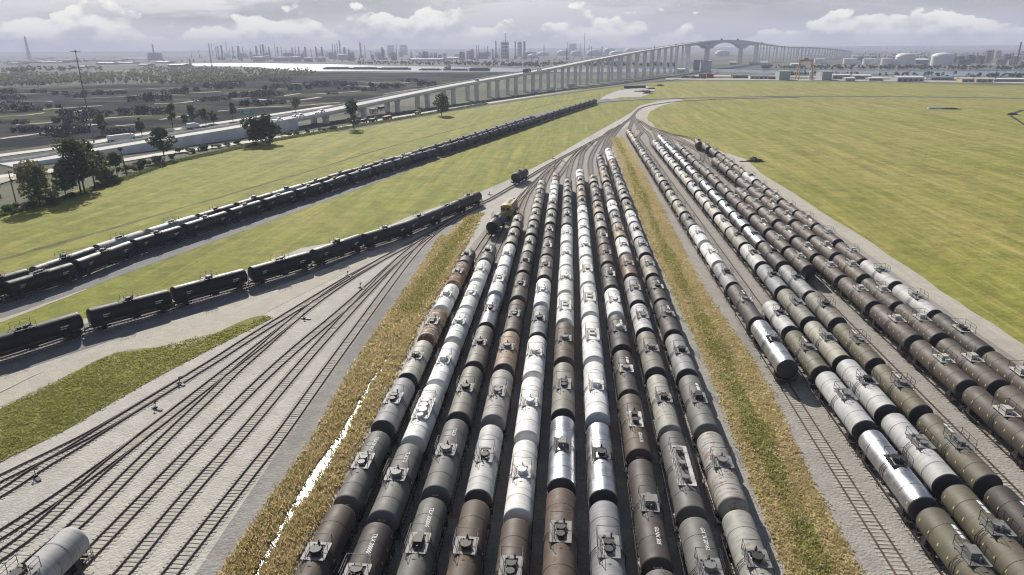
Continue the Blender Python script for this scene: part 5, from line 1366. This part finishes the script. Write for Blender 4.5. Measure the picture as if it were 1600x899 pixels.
for x, yb, yt, w, k in [(1500, 100, 88, 10, 'block'), (1542, 98, 79, 7, 'block'), (1556, 98, 79, 8, 'block'), (1515, 99, 86, 9, 'block'), (1530, 99, 87, 10, 'block'), (1490, 101, 83, 2, 'stack'), (1572, 99, 85, 9, 'block'), (1600, 99, 80, 10, 'block'), (1548, 100, 76, 1.2, 'column'), (1525, 98, 82, 1.3, 'column'), (1580, 99, 82, 1.3, 'column'), (1507, 101, 93, 12, 'block'), (1560, 101, 92, 14, 'block'), (1486, 100, 86, 1.5, 'column')]:
    stack(x, yb, yt, w, random.choice(['plant_grey', 'plant_grey', 'plant_dark', 'plant_pale']), 'piece of steel plant crowded on the far right river bank', k, 'process_structure', 'plant structure', 'steel plant on the far right bank')
for x, yb, yt, w in [(405, 96, 88.5, 19), (440, 96, 89, 22), (462, 96.5, 88.5, 18), (482, 97, 90, 14), (502, 96.5, 89, 14), (535, 94, 85, 14), (416, 94, 87, 12)]:
    tank(x, yb, yt, w, 'plant_pale', 'pale flat storage tank on the far bank left of the barges', .05)
for x, yb, yt, w in [(832, 91, 84, 16), (848, 88, 80.5, 19), (880, 87, 78, 20), (900, 88, 79, 18), (928, 88, 77, 22), (951, 86, 74.5, 20), (963, 90, 79, 24), (985, 85, 74.5, 20), (1128, 88, 78, 22), (826, 87, 79, 16)]:
    tank(x, yb, yt, w, 'plant_pale', 'domed pale storage tank among others behind the bridge', .35)
tank(1413, 102, 82.5, 28, 'white_tank', 'giant white domed tank, left one of the two beside the river', .18); tank(1470, 102, 82, 30, 'white_tank', 'giant white domed tank, right one of the two beside the river', .18)
for x, yb, yt, w, lab in [(1281, 99, 91.5, 18, 'white storage tank just right of the gantry crane'), (1328, 100, 91, 21, 'white storage tank second right of the gantry crane'), (1359, 101, 91.5, 22, 'white storage tank third right of the gantry crane'), (1385, 102, 90.5, 17, 'white storage tank left of the giant domed pair'), (1333, 97, 87, 6, 'slim white tank behind the second white tank'), (1396, 102, 92, 10, 'small white tank tight against the giant left tank')]:
    tank(x, yb, yt, w, 'white_tank', lab, .05)
for k in range(46):
    x = random.uniform(340, 830); stack(x, random.uniform(88, 95.5), random.uniform(81, 87), random.uniform(3, 9), random.choice(['plant_grey', 'plant_pale', 'plant_grey', 'plant_dark']), LB, 'block', 'process_structure', 'plant structure', G1)
for k in range(34):
    x = random.uniform(1480, 1605); yb = random.uniform(92, 102.5); stack(x, yb, yb-random.uniform(4, 10), random.uniform(3, 8), random.choice(['plant_grey', 'plant_dark', 'plant_pale']), 'piece of steel plant crowded on the far right river bank', 'block', 'process_structure', 'plant structure', 'steel plant on the far right bank')
def shed(x0, x1, yb, yt, dp, wall, roof, label, name='shed', cat='shed', group=None, pitch=.22, doors=0):
    a, c = g(x0, yb), g(x1, yb); L = (c-a).length; m = a.lerp(c, .5); h = height_at(m, yt)
    r = empty(name, (m.x, m.y, 0), atan2(c.y-a.y, c.x-a.x)); tag(r, label, cat, group)
    hw_ = h*(1-pitch); b = MB(); b.box((0, dp/2, hw_/2), (L, dp, hw_))
    b.add([(-L/2, 0, hw_), (-L/2, dp, hw_), (-L/2, dp/2, h), (L/2, 0, hw_), (L/2, dp, hw_), (L/2, dp/2, h)], [(0, 2, 1), (3, 4, 5)]); b.build('wall', MATS[wall], r)
    b = MB(); t_ = .35
    b.add([(-L/2-.5, -.6, hw_-.1), (L/2+.5, -.6, hw_-.1), (L/2+.5, dp/2, h+.05), (-L/2-.5, dp/2, h+.05), (L/2+.5, dp+.6, hw_-.1), (-L/2-.5, dp+.6, hw_-.1)]+[(-L/2-.5, -.6, hw_-.1+t_), (L/2+.5, -.6, hw_-.1+t_), (L/2+.5, dp/2, h+.05+t_), (-L/2-.5, dp/2, h+.05+t_), (L/2+.5, dp+.6, hw_-.1+t_), (-L/2-.5, dp+.6, hw_-.1+t_)],
          [(3, 2, 1, 0), (5, 4, 2, 3), (6, 7, 8, 9), (9, 8, 10, 11), (0, 1, 7, 6), (5, 11, 10, 4), (0, 6, 9, 3), (3, 9, 11, 5), (1, 2, 8, 7), (2, 4, 10, 8)]); b.build('roof', MATS[roof], r)
    for k in range(doors):
        b = MB(); b.box((-L/2+L*(k+.5)/doors, -.05, hw_*.3), (L/doors*.5, .1, hw_*.6)); b.build('door', MATS['plant_dark'], r)
shed(1402, 1443, 127.5, 119.5, 26, 'shed_wall', 'shed_roof', 'long white-roofed warehouse beyond the right field', 'warehouse', 'warehouse', doors=5)
shed(1217, 1234, 125.3, 111, 30, 'shed_wall', 'shed_wall', 'tall grey-green shed left of the gantry crane', pitch=.06); shed(1284, 1299, 125.5, 111.5, 34, 'shed_wall', 'shed_wall', 'tall grey-green shed right of the gantry crane', pitch=.06)
shed(1301, 1330, 123, 116.5, 24, 'shed_wall', 'shed_roof', 'pale-roofed low shed right of the tall green shed', doors=3); shed(1334, 1362, 124, 117, 24, 'plant_grey', 'shed_roof', 'wide pale-roofed low shed before the river'); shed(1321, 1336, 127, 121.5, 16, 'shed_wall', 'shed_roof', 'small bright-roofed shed at the field edge'); shed(1358, 1380, 126.5, 121.5, 18, 'plant_grey', 'shed_roof', 'low white-roofed shed left of the long warehouse')
shed(1503, 1523, 128.5, 122, 16, 'ochre', 'plant_pale', 'ochre shed, left one of the pair', doors=2); shed(1525, 1551, 129, 122.3, 16, 'ochre', 'plant_pale', 'ochre shed, right one of the pair', doors=3)
shed(1553, 1605, 128, 123, 20, 'plant_grey', 'shed_roof', 'low grey building at the right frame edge'); shed(1455, 1490, 125, 120.5, 18, 'plant_grey', 'plant_grey', 'low grey sheds beyond the field right of the warehouse')
shed(1172, 1200, 123.5, 118, 18, 'plant_pale', 'plant_grey', 'long low pale building left of the tall green sheds', doors=4); shed(1200, 1216, 124, 119, 16, 'plant_dark', 'plant_grey', 'low dark building beside the left green shed')
shed(1145, 1168, 122.5, 117.5, 18, 'plant_dark', 'plant_dark', 'low dark building behind the white gravel lot'); shed(1058, 1070, 113, 107.5, 20, 'plant_pale', 'shed_roof', 'small pale building beside the first main pier')
shed(1094, 1111, 111, 95, 28, 'plant_pale', 'plant_grey', 'tall pale silo building beside the main bridge pier', pitch=.04); shed(1083, 1093, 109, 93, 20, 'plant_grey', 'plant_grey', 'narrow grey building behind the first main pier', pitch=.04)
shed(1236, 1248, 106, 99, 30, 'plant_pale', 'shed_roof', 'pale shed on the far bank behind the gantry crane'); shed(1430, 1450, 100.5, 92, 40, 'plant_grey', 'shed_roof', 'low shed between the two giant white tanks')
for k, (x0, x1, yb, yt) in enumerate([(10, 30, 101, 98.5), (60, 95, 99, 96.5), (85, 112, 97, 94.5), (120, 132, 106, 103.5), (150, 175, 101, 98), (180, 205, 100, 97.5), (215, 228, 103, 100.5), (242, 262, 99, 96), (262, 285, 105, 100.5), (20, 45, 96, 94), (130, 190, 95, 93), (190, 230, 93, 91), (55, 75, 92, 90), (640, 690, 95, 92), (690, 715, 93, 89.5), (650, 672, 89, 86), (1080, 1100, 99, 96), (1140, 1150, 101, 97), (1170, 1200, 101, 97), (1340, 1370, 90, 88), (1400, 1440, 86, 84), (1250, 1290, 88, 86), (1460, 1490, 91, 88.5), (1500, 1540, 92, 89.5), (1560, 1600, 90, 87.5)]):
    shed(x0, x1, yb, yt, 40, random.choice(['plant_pale', 'plant_grey']), random.choice(['shed_roof', 'shed_roof', 'plant_grey']), 'small hazy industrial shed on the far plain', group='hazy sheds on the far plain')
shed(30, 65, 98.5, 95.5, 30, 'red_paint', 'red_paint', 'faint red industrial hall on the far plain, left one'); shed(80, 113, 97.5, 93.5, 30, 'red_paint', 'red_paint', 'faint red industrial hall on the far plain, right one')
# gantry crane
q = g(1256, 124.8); h = height_at(q, 92); gc = empty('gantry_crane', (q.x, q.y, 0), YAW-.15); tag(gc, 'tall orange gantry crane between the two green sheds', 'gantry crane')
w = depth(q)/F*17
for x in (-1, 1):
    b = MB()
    for y in (-6, 6):
        b.bar((x*w*.62, y*1.6, 0), (x*w*.5, y*.5, h*.88), .8)
    for k in range(4): b.bar((x*w*(.62-.03*k), -9+1.6*k, h*.2*k+2), (x*w*(.59-.03*k), 7.5-1.6*k, h*.2*(k+1)), .4)
    b.build('leg', MATS['orange_paint'], gc)
b = MB()
for y in (-3, 3): b.box((0, y, h*.92), (w*1.15, 1.6, h*.09))
b.build('girder', MATS['orange_paint'], gc)
b = MB(); b.box((-w*.05, 0, h*.985), (6, 5, 3)); b.bar((0, 0, h*.9), (0, 0, h*.45), .25); b.box((0, 0, h*.43), (2.5, 2.5, 2)); b.build('trolley', MATS['orange_paint'], gc)
q = g(1266, 125); b = MB(); b.tube((0, 0, 0), (0, 0, 11), 2.4, n=16); b.lathe([(2.4, 11), (1.2, 12.6), (.01, 13)], 16); tag(b.build('silo', MATS['white_tank'], loc=(q.x, q.y, 0)), 'small white upright silo at the foot of the gantry crane', 'silo')
# red machinery yard left of the bridge main span
for k, (x, lab) in enumerate([(1098, 'red crawler crane parked behind the far meadow'), (1110, 'second red crawler crane right of the first')]):
    q = g(x, 121.5); r = empty('crawler_crane', (q.x, q.y, 0), YAW+.4); tag(r, lab, 'crane', 'red crawler cranes')
    b = MB(); b.box((0, -2, .8), (9, 2, 1.6)); b.box((0, 2, .8), (9, 2, 1.6)); b.build('track', MATS['black_steel'], r)
    b = MB(); b.box((-1, 0, 3.6), (10, 4.5, 3.6)); b.box((4.2, 1.2, 3.6), (2, 1.8, 3)); b.build('cab', MATS['red_paint'], r)
    b = MB(); b.bar((3, 0, 3.5), (18, 2, 7), .5); b.bar((3, .8, 4.5), (18, 2.6, 7.6), .3); b.build('boom', MATS['red_paint'], r)
truck('truck', (1075, 122.5), 'dark lorry parked left of the red crawler cranes', ('plant_dark', 'car_dark'), L=22, hgt=3.4, rz=YAW+1.4)
truck('truck', (1090, 123), 'long dark trailer parked before the red crawler cranes', ('plant_dark', 'plant_pale'), L=24, hgt=2.4, rz=YAW+1.5)

# ------------------------------------------------------------------ air
HZ = MB(); x0, x1, y0, y1, z0, z1 = -9000, 9000, -400, 9500, -1.6, 165
vs = [(x, y, z) for z in (z0, z1) for x, y in ((x0, y0), (x1, y0), (x1, y1), (x0, y1))]
HZ.add(vs, [(3, 2, 1, 0), (4, 5, 6, 7), (0, 1, 5, 4), (1, 2, 6, 5), (2, 3, 7, 6), (3, 0, 4, 7)])
m = bpy.data.materials.new('haze'); MATS['haze'] = m; t = NT(m)
pv = t.n('ShaderNodeVolumePrincipled'); pv.inputs['Color'].default_value = (.70, .755, .96, 1); pv.inputs['Density'].default_value = HAZE; pv.inputs['Anisotropy'].default_value = .0
out = t.n('ShaderNodeOutputMaterial'); t.t.links.new(pv.outputs[0], out.inputs['Volume'])
tag(HZ.build('haze', m), kind='stuff')

# ------------------------------------------------------------------ sun and sky
gr = ray(500, 740); SUN = Vector((gr.x, gr.y, -gr.z)).normalized()
EL = asin(SUN.z); AZ = atan2(SUN.x, SUN.y)
sl = bpy.data.lights.new('sun', 'SUN'); sl.energy = SUN_E; sl.angle = R(.5); sl.color = (1.0, .95, .86)
so = bpy.data.objects.new('sun', sl); COL.objects.link(so); so.rotation_euler = (-SUN).to_track_quat('-Z', 'Y').to_euler(); so.location = (0, 0, 160)
W = bpy.data.worlds.new('World'); SC.world = W; t = NT(W)
sky = t.n('ShaderNodeTexSky', sky_type='NISHITA', sun_disc=False, sun_elevation=EL, sun_rotation=AZ)
sky.altitude = 50; sky.air_density = .7; sky.dust_density = 1.0
d = t.n('ShaderNodeTexCoord').outputs['Generated']
sep = t.n('ShaderNodeSeparateXYZ'); t.put(sep.inputs[0], d); z = sep.outputs[2]
skyc = t.n('ShaderNodeVectorMath', operation='SCALE'); t.put(skyc.inputs[0], sky.outputs[0]); skyc.inputs['Scale'].default_value = SKY_S
low = t.smooth(z, .02, .12, 1, 0)
base = t.mix(t.math('MULTIPLY', low, .85), skyc.outputs[0], C(.33, .345, .395))
# high grey layer
st = t.noise(t.mapping(d, (2.6, 2.6, 16)), 1.0, 5, .6)
stm = t.math('MULTIPLY', t.smooth(t.math('ADD', st, t.smooth(sep.outputs[0], -.2, .3, -.02, .10)), .44, .54), t.smooth(z, .018, .04))
stm = t.math('MULTIPLY', stm, t.smooth(z, .09, .2, .9, .0))
stc = t.mix(t.smooth(t.noise(t.mapping(d, (5, 5, 30)), 1.0, 5), .35, .65), C(.255, .26, .27), C(.36, .362, .365))
base = t.mix(stm, base, stc)
# cumulus bank above the horizon
def cum(dz):
    v = t.n('ShaderNodeVectorMath', operation='ADD'); t.put(v.inputs[0], d); v.inputs[1].default_value = (0, 0, dz)
    q = t.mapping(v.outputs[0], (10, 10, 17))
    wob = t.n('ShaderNodeTexNoise'); t.put(wob.inputs['Vector'], q); wob.inputs['Scale'].default_value = 5.0; wob.inputs['Detail'].default_value = 4
    qa = t.n('ShaderNodeVectorMath', operation='MULTIPLY_ADD'); t.put(qa.inputs[0], wob.outputs['Color']); qa.inputs[1].default_value = (.22, .22, .22); t.put(qa.inputs[2], q)
    n = t.noise(q, .8, 5, .55); bil = None
    for sc_, w_ in ((1.7, .30), (4.2, .15)):
        vo = t.n('ShaderNodeTexVoronoi', feature='F1'); t.put(vo.inputs['Vector'], qa.outputs[0]); vo.inputs['Scale'].default_value = sc_
        b_ = t.math('MULTIPLY', t.math('SUBTRACT', .5, vo.outputs['Distance']), w_)
        bil = b_ if bil is None else t.math('ADD', bil, b_)
    return t.math('ADD', n, bil)
c0 = cum(0.0); c1 = cum(.011)
hb = t.n('ShaderNodeValToRGB'); t.put(hb.inputs[0], t.math('MULTIPLY', z, 12.0))
cr = hb.color_ramp; cr.elements[0].position = 0; cr.elements[0].color = C(.70, .70, .70); cr.elements[1].position = .80; cr.elements[1].color = C(.38, .38, .38)
e = cr.elements.new(.20); e.color = C(.64, .64, .64); e = cr.elements.new(.42); e.color = C(.51, .51, .51); e = cr.elements.new(.60); e.color = C(.45, .45, .45)
azb = t.smooth(sep.outputs[0], .0, .3, .02, -.06)
cm = t.smooth(t.math('ADD', c0, t.math('ADD', azb, t.math('SUBTRACT', hb.outputs[0], .5))), .485, .52)
lit = t.smooth(t.math('SUBTRACT', c0, c1), -.10, .11)
cc = t.mix(lit, C(.36, .362, .375), C(.66, .645, .59))
base = t.mix(t.math('MULTIPLY', cm, .92), base, cc)
base = t.mix(t.smooth(z, -.001, .016, .6, 0), base, C(.45, .45, .455))
bg = t.n('ShaderNodeBackground'); t.put(bg.inputs[0], base); bg.inputs[1].default_value = 1.25
out = t.n('ShaderNodeOutputWorld'); t.t.links.new(bg.outputs[0], out.inputs[0])

vs_ = SC.view_settings; vs_.view_transform = 'Standard'; vs_.look = 'None'; vs_.gamma = 1.0; vs_.exposure = EXPO; vs_.use_curve_mapping = False
cy = SC.cycles; cy.pixel_filter_type = 'BLACKMAN_HARRIS'; cy.filter_width = 1.15; cy.use_denoising = True; cy.max_bounces = 6; cy.diffuse_bounces = 3; cy.glossy_bounces = 3; cy.transmission_bounces = 2; cy.volume_bounces = 0
cy.sample_clamp_indirect = 4.0; cy.transparent_max_bounces = 4
